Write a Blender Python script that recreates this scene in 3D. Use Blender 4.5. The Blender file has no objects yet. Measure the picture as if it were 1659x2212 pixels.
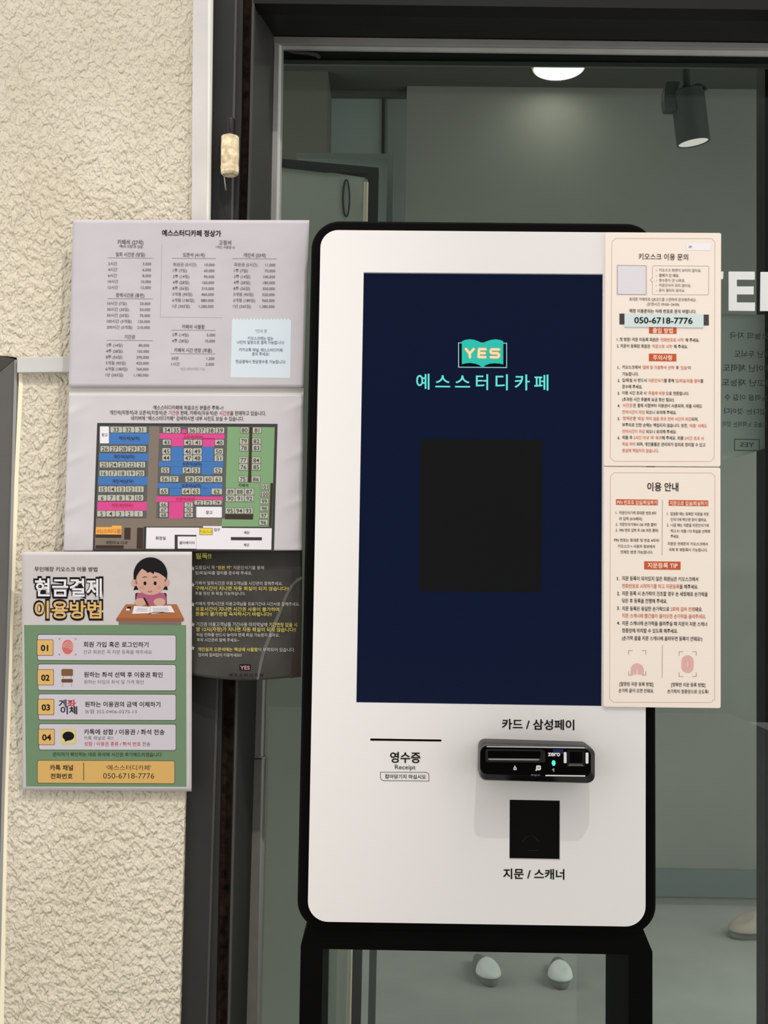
import bpy, bmesh, math, random
from mathutils import Vector, Matrix
from mathutils.geometry import tessellate_polygon

random.seed(7)
S = bpy.context.scene
COL = S.collection

# ------------------------------------------------------------------ camera
F, D, H = 2300.0, 1.794, 1.05            # focal length in px of a 1659 px wide frame, distance, height
PITCH, YAW, ROLL = (math.radians(a) for a in (3.258, -0.615, 0.829))
FWD = Vector((math.sin(YAW) * math.cos(PITCH), math.cos(YAW) * math.cos(PITCH), math.sin(PITCH)))
R0 = Vector((math.cos(YAW), -math.sin(YAW), 0)); U0 = R0.cross(FWD)
RIGHT = R0 * math.cos(ROLL) + U0 * math.sin(ROLL)
UP = -R0 * math.sin(ROLL) + U0 * math.cos(ROLL)
EYE = Vector((0, -D, H))
cam_data = bpy.data.cameras.new('camera')
cam_data.sensor_fit = 'HORIZONTAL'; cam_data.sensor_width = 36.0
cam_data.lens = F * 36.0 / 1659.0
cam_data.clip_start = 0.01
cam = bpy.data.objects.new('camera', cam_data); COL.objects.link(cam)
m = Matrix((RIGHT, UP, -FWD)).transposed().to_4x4(); m.translation = EYE
cam.matrix_world = m
S.camera = cam

# ------------------------------------------------------------------ world, lights, exposure
S.view_settings.view_transform = 'Standard'
S.view_settings.look = 'None'
S.view_settings.gamma = 1.0
S.view_settings.use_curve_mapping = False
S.view_settings.exposure = 0.0
world = bpy.data.worlds.new('world'); S.world = world; world.use_nodes = True
bg = world.node_tree.nodes['Background']
bg.inputs['Color'].default_value = (1.0, 0.97, 0.945, 1); bg.inputs['Strength'].default_value = 1.52


def lamp(name, kind, loc, power, color, size, **kw):
    d = bpy.data.lights.new(name, kind); d.energy = power; d.color = color
    if kind == 'AREA':
        d.shape = 'DISK'; d.size = size
    else:
        d.shadow_soft_size = size
    for k, v in kw.items():
        setattr(d, k, v)
    o = bpy.data.objects.new(name, d); o.location = loc; COL.objects.link(o)
    return o


# the ceiling downlight in front of the kiosk, just above the frame of the picture
lamp('entrance_downlight', 'POINT', (0.27, -2.9, 5.5), 270.0, (1.0, 0.93, 0.86), 0.035)
# a track spot aimed at the notices and the plaster on the left
lamp('notice_spot', 'SPOT', (1.0, -1.93, 4.65), 360.0, (1.0, 0.95, 0.88), 0.03, spot_size=math.radians(24), spot_blend=0.9).rotation_euler = \
    Vector((-0.95 - 1.0, 2.0, 0.30 - 4.65)).to_track_quat('-Z', 'Y').to_euler()


# ------------------------------------------------------------------ helpers
def P(px, py, Y):
    """the point of the vertical plane y = Y seen at pixel px, py"""
    d = RIGHT * ((px - 829.5) / F) - UP * ((py - 1106.0) / F) + FWD
    return EYE + d * ((Y - EYE.y) / d.y)


def lin(c):
    c = c / 255.0
    return c / 12.92 if c <= 0.04045 else ((c + 0.055) / 1.055) ** 2.4


def rgb(c):
    return (lin(c[0]), lin(c[1]), lin(c[2]), 1.0)


MATS = {}


def M(name, c, rough=0.6, spec=0.3, var=0.0, vscale=40.0, bump=0.0, bscale=200.0, metal=0.0, emit=0.0, coat=0.0):
    if name in MATS:
        return MATS[name]
    if name.split('_')[0] in ('map', 'poster', 'drawing'):      # printed inks are a little dull
        c = [x * 0.91 for x in c]
    mt = bpy.data.materials.new(name); mt.use_nodes = True
    nt = mt.node_tree; b = nt.nodes['Principled BSDF']
    b.inputs['Base Color'].default_value = rgb(c)
    b.inputs['Roughness'].default_value = rough
    b.inputs['Specular IOR Level'].default_value = spec
    b.inputs['Metallic'].default_value = metal
    b.inputs['Coat Weight'].default_value = coat
    tc = nt.nodes.new('ShaderNodeTexCoord')
    if var:
        n = nt.nodes.new('ShaderNodeTexNoise'); n.inputs['Scale'].default_value = vscale; n.inputs['Detail'].default_value = 4
        nt.links.new(tc.outputs['Object'], n.inputs['Vector'])
        r = nt.nodes.new('ShaderNodeValToRGB')
        lo = [max(0, x * (1 - var)) for x in c]; hi = [min(255, x * (1 + var)) for x in c]
        r.color_ramp.elements[0].position = 0.3; r.color_ramp.elements[0].color = rgb(lo)
        r.color_ramp.elements[1].position = 0.7; r.color_ramp.elements[1].color = rgb(hi)
        nt.links.new(n.outputs['Fac'], r.inputs['Fac']); nt.links.new(r.outputs['Color'], b.inputs['Base Color'])
    if bump:
        n2 = nt.nodes.new('ShaderNodeTexNoise'); n2.inputs['Scale'].default_value = bscale; n2.inputs['Detail'].default_value = 3
        nt.links.new(tc.outputs['Object'], n2.inputs['Vector'])
        bp = nt.nodes.new('ShaderNodeBump'); bp.inputs['Strength'].default_value = 1.0; bp.inputs['Distance'].default_value = bump
        nt.links.new(n2.outputs['Fac'], bp.inputs['Height']); nt.links.new(bp.outputs['Normal'], b.inputs['Normal'])
    if emit:
        b.inputs['Base Color'].default_value = rgb([x * 0.15 for x in c])
        b.inputs['Emission Color'].default_value = rgb(c); b.inputs['Emission Strength'].default_value = emit
    MATS[name] = mt
    return mt


def plaster_material():
    mt = bpy.data.materials.new('stippled_plaster'); mt.use_nodes = True
    nt = mt.node_tree; b = nt.nodes['Principled BSDF']
    b.inputs['Roughness'].default_value = 0.75; b.inputs['Specular IOR Level'].default_value = 0.2
    tc = nt.nodes.new('ShaderNodeTexCoord')
    mp = nt.nodes.new('ShaderNodeMapping'); mp.inputs['Rotation'].default_value = (0, math.radians(-25), 0)
    mp.inputs['Scale'].default_value = (1.0, 1.0, 0.72)
    nt.links.new(tc.outputs['Object'], mp.inputs['Vector'])
    n1 = nt.nodes.new('ShaderNodeTexNoise'); n1.inputs['Scale'].default_value = 122; n1.inputs['Detail'].default_value = 1.6
    n1.inputs['Roughness'].default_value = 0.5; n1.inputs['Distortion'].default_value = 0.25
    n2 = nt.nodes.new('ShaderNodeTexNoise'); n2.inputs['Scale'].default_value = 48; n2.inputs['Detail'].default_value = 1.0
    n3 = nt.nodes.new('ShaderNodeTexNoise'); n3.inputs['Scale'].default_value = 5; n3.inputs['Detail'].default_value = 3
    for n in (n1, n2, n3):
        nt.links.new(mp.outputs['Vector'], n.inputs['Vector'])
    r1 = nt.nodes.new('ShaderNodeMapRange'); r1.inputs[1].default_value = 0.34; r1.inputs[2].default_value = 0.72
    nt.links.new(n1.outputs['Fac'], r1.inputs[0])
    mu = nt.nodes.new('ShaderNodeMath'); mu.operation = 'MULTIPLY_ADD'
    nt.links.new(n2.outputs['Fac'], mu.inputs[0]); mu.inputs[1].default_value = 0.7
    nt.links.new(r1.outputs[0], mu.inputs[2])
    bp = nt.nodes.new('ShaderNodeBump'); bp.inputs['Strength'].default_value = 1.0; bp.inputs['Distance'].default_value = 0.0039
    nt.links.new(mu.outputs[0], bp.inputs['Height']); nt.links.new(bp.outputs['Normal'], b.inputs['Normal'])
    cr = nt.nodes.new('ShaderNodeValToRGB')
    cr.color_ramp.elements[0].position = 0.35; cr.color_ramp.elements[0].color = rgb((203, 194, 173))
    cr.color_ramp.elements[1].position = 0.7; cr.color_ramp.elements[1].color = rgb((214, 206, 188))
    nt.links.new(n3.outputs['Fac'], cr.inputs['Fac']); nt.links.new(cr.outputs['Color'], b.inputs['Base Color'])
    return mt


def glass_material():
    mt = bpy.data.materials.new('tinted_glass'); mt.use_nodes = True
    nt = mt.node_tree
    for n in list(nt.nodes):
        nt.nodes.remove(n)
    out = nt.nodes.new('ShaderNodeOutputMaterial'); mix = nt.nodes.new('ShaderNodeMixShader')
    tr = nt.nodes.new('ShaderNodeBsdfTransparent'); tr.inputs['Color'].default_value = (0.80, 0.85, 0.83, 1)
    gl = nt.nodes.new('ShaderNodeBsdfGlossy'); gl.inputs['Roughness'].default_value = 0.0
    gl.inputs['Color'].default_value = (0.9, 0.95, 0.93, 1)
    fr = nt.nodes.new('ShaderNodeFresnel'); fr.inputs['IOR'].default_value = 1.45
    nt.links.new(fr.outputs[0], mix.inputs[0]); nt.links.new(tr.outputs[0], mix.inputs[1]); nt.links.new(gl.outputs[0], mix.inputs[2])
    nt.links.new(mix.outputs[0], out.inputs['Surface'])
    return mt


def sheet_material():
    mt = bpy.data.materials.new('translucent_sheet'); mt.use_nodes = True
    nt = mt.node_tree; b = nt.nodes['Principled BSDF']
    b.inputs['Base Color'].default_value = rgb((196, 202, 198)); b.inputs['Roughness'].default_value = 0.6; b.inputs['Specular IOR Level'].default_value = 0.1
    tl = nt.nodes.new('ShaderNodeBsdfTranslucent'); tl.inputs['Color'].default_value = rgb((244, 248, 246))
    mx = nt.nodes.new('ShaderNodeMixShader'); mx.inputs[0].default_value = 0.75
    nt.links.new(b.outputs[0], mx.inputs[1]); nt.links.new(tl.outputs[0], mx.inputs[2])
    nt.links.new(mx.outputs[0], nt.nodes['Material Output'].inputs['Surface'])
    return mt


def link(name, me, parent=None):
    o = bpy.data.objects.new(name, me); COL.objects.link(o)
    if parent is not None:
        o.parent = parent
        if parent.type == 'EMPTY':
            o.matrix_parent_inverse = Matrix.Translation(-parent.location)
    return o


def make(name, verts, faces, mats, parent=None, mi=None, smooth=False):
    me = bpy.data.meshes.new(name)
    me.from_pydata([tuple(v) for v in verts], [], faces)
    for mt in (mats if isinstance(mats, (list, tuple)) else [mats]):
        me.materials.append(mt)
    if mi:
        me.polygons.foreach_set('material_index', mi)
    bm = bmesh.new(); bm.from_mesh(me)
    if not mi:
        bmesh.ops.recalc_face_normals(bm, faces=bm.faces)
    bm.to_mesh(me); bm.free()
    if smooth:
        me.polygons.foreach_set('use_smooth', [True] * len(me.polygons))
    me.update()
    return link(name, me, parent)


def bevel(o, w, seg=2):
    md = o.modifiers.new('bevel', 'BEVEL'); md.width = w; md.segments = seg; md.limit_method = 'ANGLE'; md.angle_limit = math.radians(40)
    return o


def thing(name, label, cat, loc, group=None):
    o = bpy.data.objects.new(name, None); COL.objects.link(o); o.location = loc
    o.empty_display_size = 0.05
    o['label'] = label; o['category'] = cat
    if group:
        o['group'] = group
    return o


def tag(o, label, cat, group=None):
    o['label'] = label; o['category'] = cat
    if group:
        o['group'] = group
    return o


def struct(o, label=None):
    o['kind'] = 'structure'
    if label:
        o['label'] = label
    return o


def plate(name, outer, mat, Yf, t, parent=None, holes=(), bev=0.0):
    """solid plate: front outline (pixels, or world points) at depth Yf, extruded t towards +y, with holes"""
    def w(p, i=0):
        if len(p) == 3:
            return Vector(p)
        return P(p[0], p[1], Yf)
    loops = [[w(p) for p in outer]] + [[w(p) for p in h] for h in holes]
    flat = [v for l in loops for v in l]
    n = len(flat)
    tris = tessellate_polygon([[Vector((v.x, v.z, 0)) for v in l] for l in loops])
    verts = flat + [v + Vector((0, t, 0)) for v in flat]
    if not holes:
        faces = [tuple(range(n)), tuple(range(2 * n - 1, n - 1, -1))]
    else:
        faces = [tuple(f) for f in tris] + [tuple(i + n for i in reversed(f)) for f in tris]
    k = 0
    for l in loops:
        c = len(l)
        for i in range(c):
            a, b = k + i, k + (i + 1) % c
            faces.append((a, b, b + n, a + n))
        k += c
    o = make(name, verts, faces, mat, parent)
    if bev:
        bevel(o, bev)
    return o


def rounded(q, r, n=8):
    """quad (tl, tr, br, bl) in pixels with rounded corners"""
    out = []
    for i in range(4):
        p = Vector(q[i]); a = (Vector(q[i - 1]) - p).normalized(); b = (Vector(q[(i + 1) % 4]) - p).normalized()
        rr = r[i] if isinstance(r, (list, tuple)) else r
        if rr <= 0:
            out.append(tuple(p)); continue
        c = p + a * rr + b * rr
        for k in range(n + 1):
            th = k / n * math.pi / 2
            out.append(tuple(c - b * rr * math.cos(th) - a * rr * math.sin(th)))
    return out


def strip(name, rows, mat, Y0, Y1, t, parent=None, bev=0.0):
    """upright member through rows (py, px left, px right); left edge at depth Y0, right edge at Y1"""
    verts, faces = [], []
    for py, xl, xr in rows:
        a, b = P(xl, py, Y0), P(xr, py, Y1)
        verts += [a, b, b + Vector((0, t + Y0 - Y1 if Y1 > Y0 else t, 0)), a + Vector((0, t + (Y1 - Y0 if Y1 > Y0 else 0), 0))]
    for i in range(len(rows) - 1):
        k = 4 * i
        for j in range(4):
            faces.append((k + j, k + (j + 1) % 4, k + 4 + (j + 1) % 4, k + 4 + j))
    e = 4 * (len(rows) - 1)
    faces += [(0, 1, 2, 3), (e + 3, e + 2, e + 1, e)]
    o = make(name, verts, faces, mat, parent)
    if bev:
        bevel(o, bev)
    return o


def box(name, x0, x1, y0, y1, z0, z1, mat, parent=None, bev=0.0):
    v = [(x, y, z) for z in (z0, z1) for y in (y0, y1) for x in (x0, x1)]
    f = [(0, 1, 3, 2), (4, 6, 7, 5), (0, 4, 5, 1), (2, 3, 7, 6), (0, 2, 6, 4), (1, 5, 7, 3)]
    o = make(name, v, f, mat, parent)
    if bev:
        bevel(o, bev)
    return o


def lathe(name, a, b, prof, mat, parent=None, n=32, smooth=True, close=True):
    """surface turned about the axis a-b: prof = (fraction along axis, radius)"""
    a, b = Vector(a), Vector(b); ax = (b - a)
    w = ax.normalized(); u = w.orthogonal().normalized(); v = w.cross(u)
    verts, faces = [], []
    for t, r in prof:
        for i in range(n):
            th = 2 * math.pi * i / n
            verts.append(a + ax * t + (u * math.cos(th) + v * math.sin(th)) * r)
    for k in range(len(prof) - 1):
        for i in range(n):
            j = (i + 1) % n
            faces.append((k * n + i, k * n + j, (k + 1) * n + j, (k + 1) * n + i))
    if close:
        faces += [tuple(range(n - 1, -1, -1)), tuple(range((len(prof) - 1) * n, len(prof) * n))]
    o = make(name, verts, faces, mat, parent)
    if smooth:
        for p in o.data.polygons:
            p.use_smooth = len(p.vertices) == 4
        md = o.modifiers.new('edges', 'EDGE_SPLIT'); md.split_angle = math.radians(40)
    return o


def tube(name, pts, r, mat, parent=None, n=8):
    verts, faces = [], []
    pts = [Vector(p) for p in pts]
    for i, p in enumerate(pts):
        d = (pts[min(i + 1, len(pts) - 1)] - pts[max(i - 1, 0)]).normalized()
        u = d.cross(Vector((0.3, 1, 0.2))).normalized(); v = d.cross(u)
        for k in range(n):
            th = 2 * math.pi * k / n
            verts.append(p + (u * math.cos(th) + v * math.sin(th)) * r)
    for i in range(len(pts) - 1):
        for k in range(n):
            j = (k + 1) % n
            faces.append((i * n + k, i * n + j, (i + 1) * n + j, (i + 1) * n + k))
    faces += [tuple(range(n)), tuple(range((len(pts) - 1) * n, len(pts) * n))[::-1]]
    return make(name, verts, faces, mat, parent, smooth=True)


def sheet(name, q, Yf, t, nu, nv, mat, parent=None, edge=None):
    """thin sheet over the pixel quad q, its depth given by Yf(px, py)"""
    tl, tr, br, bl = [Vector(p) for p in q]
    verts, faces = [], []
    for j in range(nv + 1):
        for i in range(nu + 1):
            s, r = i / nu, j / nv
            p = (tl * (1 - s) + tr * s) * (1 - r) + (bl * (1 - s) + br * s) * r
            if edge:
                p = p + Vector(edge(s, r))
            verts.append(P(p.x, p.y, Yf(p.x, p.y)))
    n = len(verts); W = nu + 1
    verts += [v + Vector((0, t, 0)) for v in verts]
    for j in range(nv):
        for i in range(nu):
            a = j * W + i
            faces += [(a, a + 1, a + W + 1, a + W), (a + n, a + W + n, a + W + 1 + n, a + 1 + n)]
    ring = [i for i in range(W)] + [j * W + nu for j in range(1, nv + 1)] + [nv * W + i for i in range(nu - 1, -1, -1)] + [j * W for j in range(nv - 1, 0, -1)]
    for i in range(len(ring)):
        a, b = ring[i], ring[(i + 1) % len(ring)]
        faces.append((a, b, b + n, a + n))
    return make(name, verts, faces, mat, parent, smooth=True)


# ------------------------------------------------------------------ flat print
TEXTS = []            # every printed line, set in one go at the end
PRINTS = []


class Print:
    """flat print on a sheet: u, v in a drawing frame laid over the sheet"""

    def __init__(self, ox, oy, s, Yf, parent, slope=0.013, cut=None):
        self.ox, self.oy, self.s, self.parent, self.k = ox, oy, s, parent, slope
        self.Yf = Yf if callable(Yf) else (lambda x, y, c=Yf: c)
        self.buf = {}; self.cut = cut
        PRINTS.append(self)

    def pt(self, u, v, layer):
        x, y = self.ox + u / self.s, self.oy + v / self.s
        return P(x, y, self.Yf(x, y) - 0.0002 - 0.00012 * layer)

    def add(self, part, mat, pts, tris, layer):
        b = self.buf.setdefault(part, ([], [], [], []))
        if mat not in b[2]:
            b[2].append(mat)
        k = len(b[0]); mi = b[2].index(mat)
        b[0].extend(self.pt(u, v, layer) for u, v in pts)
        for f in tris:
            b[1].append(tuple(i + k for i in f)); b[3].append(mi)

    def poly(self, part, mat, pts, layer=0):
        tris = tessellate_polygon([[Vector((u, -v, 0)) for u, v in pts]])
        out = []
        for f in tris:
            (ax, ay), (bx, by), (cx, cy) = (pts[i] for i in f)
            out.append(tuple(f) if (bx - ax) * (cy - ay) - (by - ay) * (cx - ax) < 0 else tuple(reversed(f)))
        pts = list(pts)
        if self.cut:
            todo, out = out, []
            while todo:
                f = todo.pop()
                e = [math.dist(pts[f[i]], pts[f[(i + 1) % 3]]) for i in range(3)]
                k = e.index(max(e))
                if e[k] <= self.cut:
                    out.append(f); continue
                a, b, c = f[k], f[(k + 1) % 3], f[(k + 2) % 3]
                pts.append(((pts[a][0] + pts[b][0]) / 2, (pts[a][1] + pts[b][1]) / 2)); m_ = len(pts) - 1
                todo += [(a, m_, c), (m_, b, c)]
        self.add(part, mat, pts, out, layer)

    def rect(self, part, mat, x0, y0, x1, y1, layer=0, r=0, lean=0.0):
        dx = lean * (y1 - y0); dk = self.k * (x1 - x0)
        q = [(x0, y0), (x1, y0 + dk), (x1 - dx, y1 + dk), (x0 - dx, y1)]
        self.poly(part, mat, rounded(q, r, 4) if r else q, layer)

    def frame(self, part, mat, x0, y0, x1, y1, w, layer=0):
        dk = self.k * (x1 - x0)
        self.path(part, mat, [(x0, y0), (x1, y0 + dk), (x1, y1 + dk), (x0, y1), (x0, y0)], w, layer)

    def path(self, part, mat, pts, w, layer=0, cap=False):
        if not cap:                       # one mitred band, nothing overlaps
            closed = len(pts) > 3 and math.dist(pts[0], pts[-1]) < 0.01
            p = list(pts[:-1]) if closed else list(pts)
            n, out = len(p), []
            for i in range(n):
                d = []
                for a, b in ((i - 1, i), (i, i + 1)):
                    if closed or (a >= 0 and b < n):
                        A, B = p[a % n], p[b % n]; l = math.dist(A, B) or 1
                        d.append(((B[0] - A[0]) / l, (B[1] - A[1]) / l))
                nx, ny = -sum(x[1] for x in d), sum(x[0] for x in d); l = math.hypot(nx, ny) or 1
                nx, ny = nx / l, ny / l
                k = w / 2 / max(0.5, abs(nx * -d[0][1] + ny * d[0][0]))
                out += [(p[i][0] + nx * k, p[i][1] + ny * k), (p[i][0] - nx * k, p[i][1] - ny * k)]
            tris = []
            for i in range(n if closed else n - 1):
                a, b, c, e = 2 * i, 2 * i + 1, 2 * ((i + 1) % n), 2 * ((i + 1) % n) + 1
                tris += [(a, b, e), (a, e, c)]
            fix = []
            for f in tris:
                (ax, ay), (bx, by), (cx, cy) = (out[i] for i in f)
                fix.append(f if (bx - ax) * (cy - ay) - (by - ay) * (cx - ax) < 0 else f[::-1])
            self.add(part, mat, out, fix, layer)
            return
        for (ax, ay), (bx, by) in zip(pts, pts[1:]):
            dx, dy = bx - ax, by - ay; l = math.hypot(dx, dy) or 1
            nx, ny = -dy / l * w / 2, dx / l * w / 2
            ex, ey = dx / l * w / 2, dy / l * w / 2
            q = []
            for c, sg in (((bx, by), 1), ((ax, ay), -1)):
                for k in range(7):
                    th = math.pi / 2 - math.pi * k / 6
                    cx, sx = math.sin(th), math.cos(th)
                    q.append((c[0] + sg * (ex * sx + nx * cx), c[1] + sg * (ey * sx + ny * cx)))
            self.poly(part, mat, q, layer)

    def oval(self, part, mat, cx, cy, rx, ry, layer=0, n=24, a0=0, a1=360):
        self.poly(part, mat, [(cx + rx * math.cos(math.radians(a0 + (a1 - a0) * i / n)), cy + ry * math.sin(math.radians(a0 + (a1 - a0) * i / n))) for i in range(n if a1 - a0 == 360 else n + 1)], layer)

    def arc(self, part, mat, cx, cy, rx, ry, a0, a1, w, layer=0, n=14):
        self.path(part, mat, [(cx + rx * math.cos(math.radians(a0 + (a1 - a0) * i / n)), cy + ry * math.sin(math.radians(a0 + (a1 - a0) * i / n))) for i in range(n + 1)], w, layer)

    def text(self, s, u, v, w, h, mats, bold=0.0, align='l', layer=3, part='lettering', mirror=False, space=1.0, res=2):
        """s: text with | switching to the next material of mats; u, v: left (or middle, right) and middle height; w: width or None; h: letter height"""
        TEXTS.append((self, s, u, v, w, h, mats if isinstance(mats, (list, tuple)) else [mats], bold, align, layer, part, mirror, space, res))

    def build(self):
        for part, (v, f, mats, mi) in self.buf.items():
            o = make(part.split('#')[0], v, f, mats, self.parent, mi)
            if part in ('lettering', 'map_numbers', 'rule_line'):      # small print, too small to pick apart
                o['kind'] = 'stuff'


def set_texts():
    obs = []
    for t in TEXTS:
        p, s, u, v, w, h, mats, bold, align, layer, part, mirror, space, res = t
        cu = bpy.data.curves.new('t', 'FONT'); segs = s.split('|')
        cu.body = ''.join(segs); cu.resolution_u = res; cu.offset = bold; cu.space_character = space
        k = 0
        for mt in mats:
            cu.materials.append(mt)
        for i, sg in enumerate(segs):
            for _ in sg:
                cu.body_format[k].material_index = i % len(mats); k += 1
        o = bpy.data.objects.new('t', cu); COL.objects.link(o); obs.append(o)
    bpy.context.view_layer.update()
    for t, o in zip(TEXTS, obs):
        p, s, u, v, w, h, mats, bold, align, layer, part, mirror, space, res = t
        me = o.to_mesh()
        co = [x.co for x in me.vertices]
        x0 = min(c.x for c in co); x1 = max(c.x for c in co)
        sy = h / 0.88
        sx = w / (x1 - x0) if w else sy
        W = (x1 - x0) * sx
        left = u if align == 'l' else (u - W / 2 if align == 'c' else u - W)
        pts = []
        for c in co:
            xx = (c.x - x0) * sx
            if mirror:
                xx = W - xx
            xx += left
            pts.append((xx, v - (c.y - 0.375) * sy + p.k * (xx - left - W / 2)))
        by = {}
        for f in me.polygons:
            by.setdefault(f.material_index, []).append(tuple(f.vertices) if not mirror else tuple(reversed(f.vertices)))
        for mi, fs in by.items():
            used = sorted({i for f in fs for i in f}); mp = {a: b for b, a in enumerate(used)}
            p.add(part, mats[mi], [pts[i] for i in used], [tuple(mp[i] for i in f) for f in fs], layer)
        o.to_mesh_clear()
    for o in obs:
        cu = o.data
        bpy.data.objects.remove(o); bpy.data.curves.remove(cu)


# ------------------------------------------------------------------ materials
PLASTER = plaster_material()
GLASS = glass_material()
WHITE = M('white_enamel', (228, 225, 224), 0.5, 0.25)
BLACKM = M('black_powder_coat', (4, 4, 4), 0.55, 0.06)
GLOSS = M('glossy_black_plastic', (3, 3, 3), 0.25, 0.06)
PAPER = M('white_paper', (186, 182, 187), 0.7, 0.15, 0.012, 14, 0.004, 9)
SLEEVE = M('clear_sleeve_paper', (193, 189, 192), 0.45, 0.3, 0.01, 14)
CREAM = M('cream_board', (243, 230, 218), 0.5, 0.25)
CREAMEDGE = M('board_edge', (252, 244, 234), 0.5, 0.25)
TRIMM = M('white_plastic_trunking', (206, 202, 200), 0.45, 0.3, 0.03, 12)
TRIMB = M('white_plastic_lip', (236, 236, 230), 0.4, 0.3)
FRAME = M('dark_grey_frame', (46, 45, 44), 0.45, 0.2, 0.05, 9)
FRAMED = M('shaded_frame', (26, 26, 25), 0.5, 0.2, 0.06, 8)  # shade of the downward-facing head, put into the frame colour
FRAMEE = M('frame_edge_highlight', (92, 90, 88), 0.45, 0.3)  # lighter grey paints the highlight along the frame edge
RUST = M('rusty_joint', (40, 30, 25), 0.9, 0.1, 0.5, 60, 0.002, 120)
ALU = M('grey_aluminium', (166, 166, 163), 0.42, 0.4, 0.03, 20)
ALUD = M('dull_aluminium', (160, 156, 150), 0.5, 0.3, 0.04, 20)
ALUL = M('bright_aluminium', (206, 208, 204), 0.4, 0.4)
JAMB = M('grey_steel_door_frame', (86, 84, 82), 0.5, 0.3, 0.02, 20)
JAMBL = M('grey_steel_edge', (150, 150, 148), 0.4, 0.4)  # pale grey paints the highlight line on the jamb edge
WALLB = M('greige_paint', (140, 142, 135), 0.8, 0.1, 0.02, 3)
WALLB2 = M('blue_grey_paint', (190, 202, 200), 0.8, 0.1, 0.02, 3)
WALLD = M('olive_dark_paint', (112, 114, 104), 0.8, 0.1, 0.02, 3)
CEILB = M('dark_ceiling_paint', (88, 90, 84), 0.9, 0.1)
FLOORM = M('grey_floor_tile', (168, 169, 163), 0.6, 0.2, 0.03, 6)
SKIRT = M('blue_grey_skirting', (112, 122, 122), 0.6, 0.2)
SPOTM = M('dark_spot_paint', (60, 66, 63), 0.5, 0.3)
INK = M('ink_black', (22, 20, 20), 0.7, 0.1)
INKG = M('ink_grey', (104, 98, 100), 0.7, 0.1)
INKL = M('ink_light_grey', (160, 154, 155), 0.7, 0.1)
INKR = M('ink_red', (176, 60, 66), 0.7, 0.1)
INKO = M('ink_orange', (206, 116, 84), 0.7, 0.1)
BANNER = M('ink_brick_orange', (198, 92, 58), 0.7, 0.1)
BANTXT = M('ink_pale_on_orange', (255, 226, 208), 0.7, 0.1)
BORDER = M('ink_rose_beige', (206, 168, 148), 0.7, 0.1)
BORDERG = M('ink_grey_beige', (160, 150, 140), 0.7, 0.1)
PINKF = M('ink_fingerprint_pink', (226, 160, 160), 0.7, 0.1)
PWHITE = M('print_white', (222, 218, 224), 0.6, 0.15)

# ------------------------------------------------------------------ setting
# depths: kiosk front 0, notices ~0.10, plaster 0.14, frame 0.15, pane 0.26, back wall 1.70
YW, YF, YG, YB = 0.07, 0.082, 0.26, 1.70
struct(box('floor', -1.6, 2.6, -6.0, YB + 0.1, -0.06, 0.0, FLOORM))
struct(box('wall_opposite', -3.6, 3.8, -6.15, -6.0, -0.06, 6.5, M('corridor_paint', (92, 92, 88), 0.8, 0.1, 0.03, 3)))

# plaster wall, two fields
w_up = struct(plate('wall_left', [(-700, -560), (440, -560), (436, 790), (40, 790), (36, 772), (20, 770), (0, 768), (-30, 766), (-700, 752)], PLASTER, YW, 0.10),
              'cream stippled plaster wall above the grey door frame')
lowr = [(412, 790), (406, 1000), (403, 1190), (400, 1710), (394, 1960), (388, 2212), (366, 2950)]
lowl = [(-22, 2950), (-2, 2212), (9, 1720), (24, 1220), (40, 800)]
w_lo = struct(plate('wall_left', lowr + lowl, PLASTER, YW, 0.10), 'cream stippled plaster strip between the grey door frame and the dark glazing frame')
strip('lit_plaster_edge', [(786, 40, 49), (830, 40, 50), (1000, 32, 41), (1220, 24, 34), (1720, 9, 17), (2212, -2, 8), (2940, -22, -12)], M('cream_corner_paint', (240, 232, 206), 0.6, 0.2), YW - 0.004, YW - 0.001, 0.008, w_lo, 0.001)  # paler strip paints the lit edge of the plaster

t1 = struct(strip('trim_1', [(-560, 421, 451), (0, 416.8, 449), (475, 413.9, 446), (806, 410, 442)], TRIMM, YW - 0.014, YW - 0.014, 0.014), 'white plastic trunking strip running up the plaster edge')
strip('lip', [(-560, 451, 466), (0, 449, 461), (200, 448, 458.6), (475, 446, 455), (806, 442, 451)], TRIMB, YW - 0.0142, YW - 0.003, 0.004, t1)
t2 = struct(plate('trim_2', [(37.6, 771.7), (147.6, 770), (409, 769.5), (409, 803.4), (146, 803.4), (36.4, 804.6)], M('grey_white_trunking', (192, 192, 190), 0.45, 0.3, 0.02, 12), YW - 0.013, 0.013, bev=0.001), 'short white plastic trunking strip running level from the grey door frame')

# grey steel door frame at the far left
d1 = thing('door_1', 'grey steel door frame at the left edge, beside the plaster', 'door frame', (-0.75, 0.14, 0))
d1['kind'] = 'structure'; del d1['category']
plate('jamb', [P(31.7, 777, YW - .004), P(20, 1220, YW - .004), P(4, 1720, YW - .004), P(-8, 2212, YW - .004), P(-26, 2950, YW - .004), P(-260, 2950, YW + .04), P(-260, 1018, YW + .04), P(0, 803, YW + .002)], JAMB, 0, 0.05, d1)
strip('jamb_edge', [(777, 31.5, 37.6), (1220, 19.6, 26), (1720, 3.5, 10), (2212, -8.5, -2), (2950, -27, -20)], JAMBL, YW - 0.008, YW - 0.004, 0.01, d1)
plate('head', [P(32.2, 775.5, YW - .004), P(0, 768, YW - .003), P(-260, 752, YW - .004), P(-260, 1016, YW + .039), P(0, 801.5, YW + .001)], M('grey_steel_soffit', (70, 67, 60), 0.6, 0.2), 0, 0.04, d1)  # darker than the jamb: shade of the downward face in its colour

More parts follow.
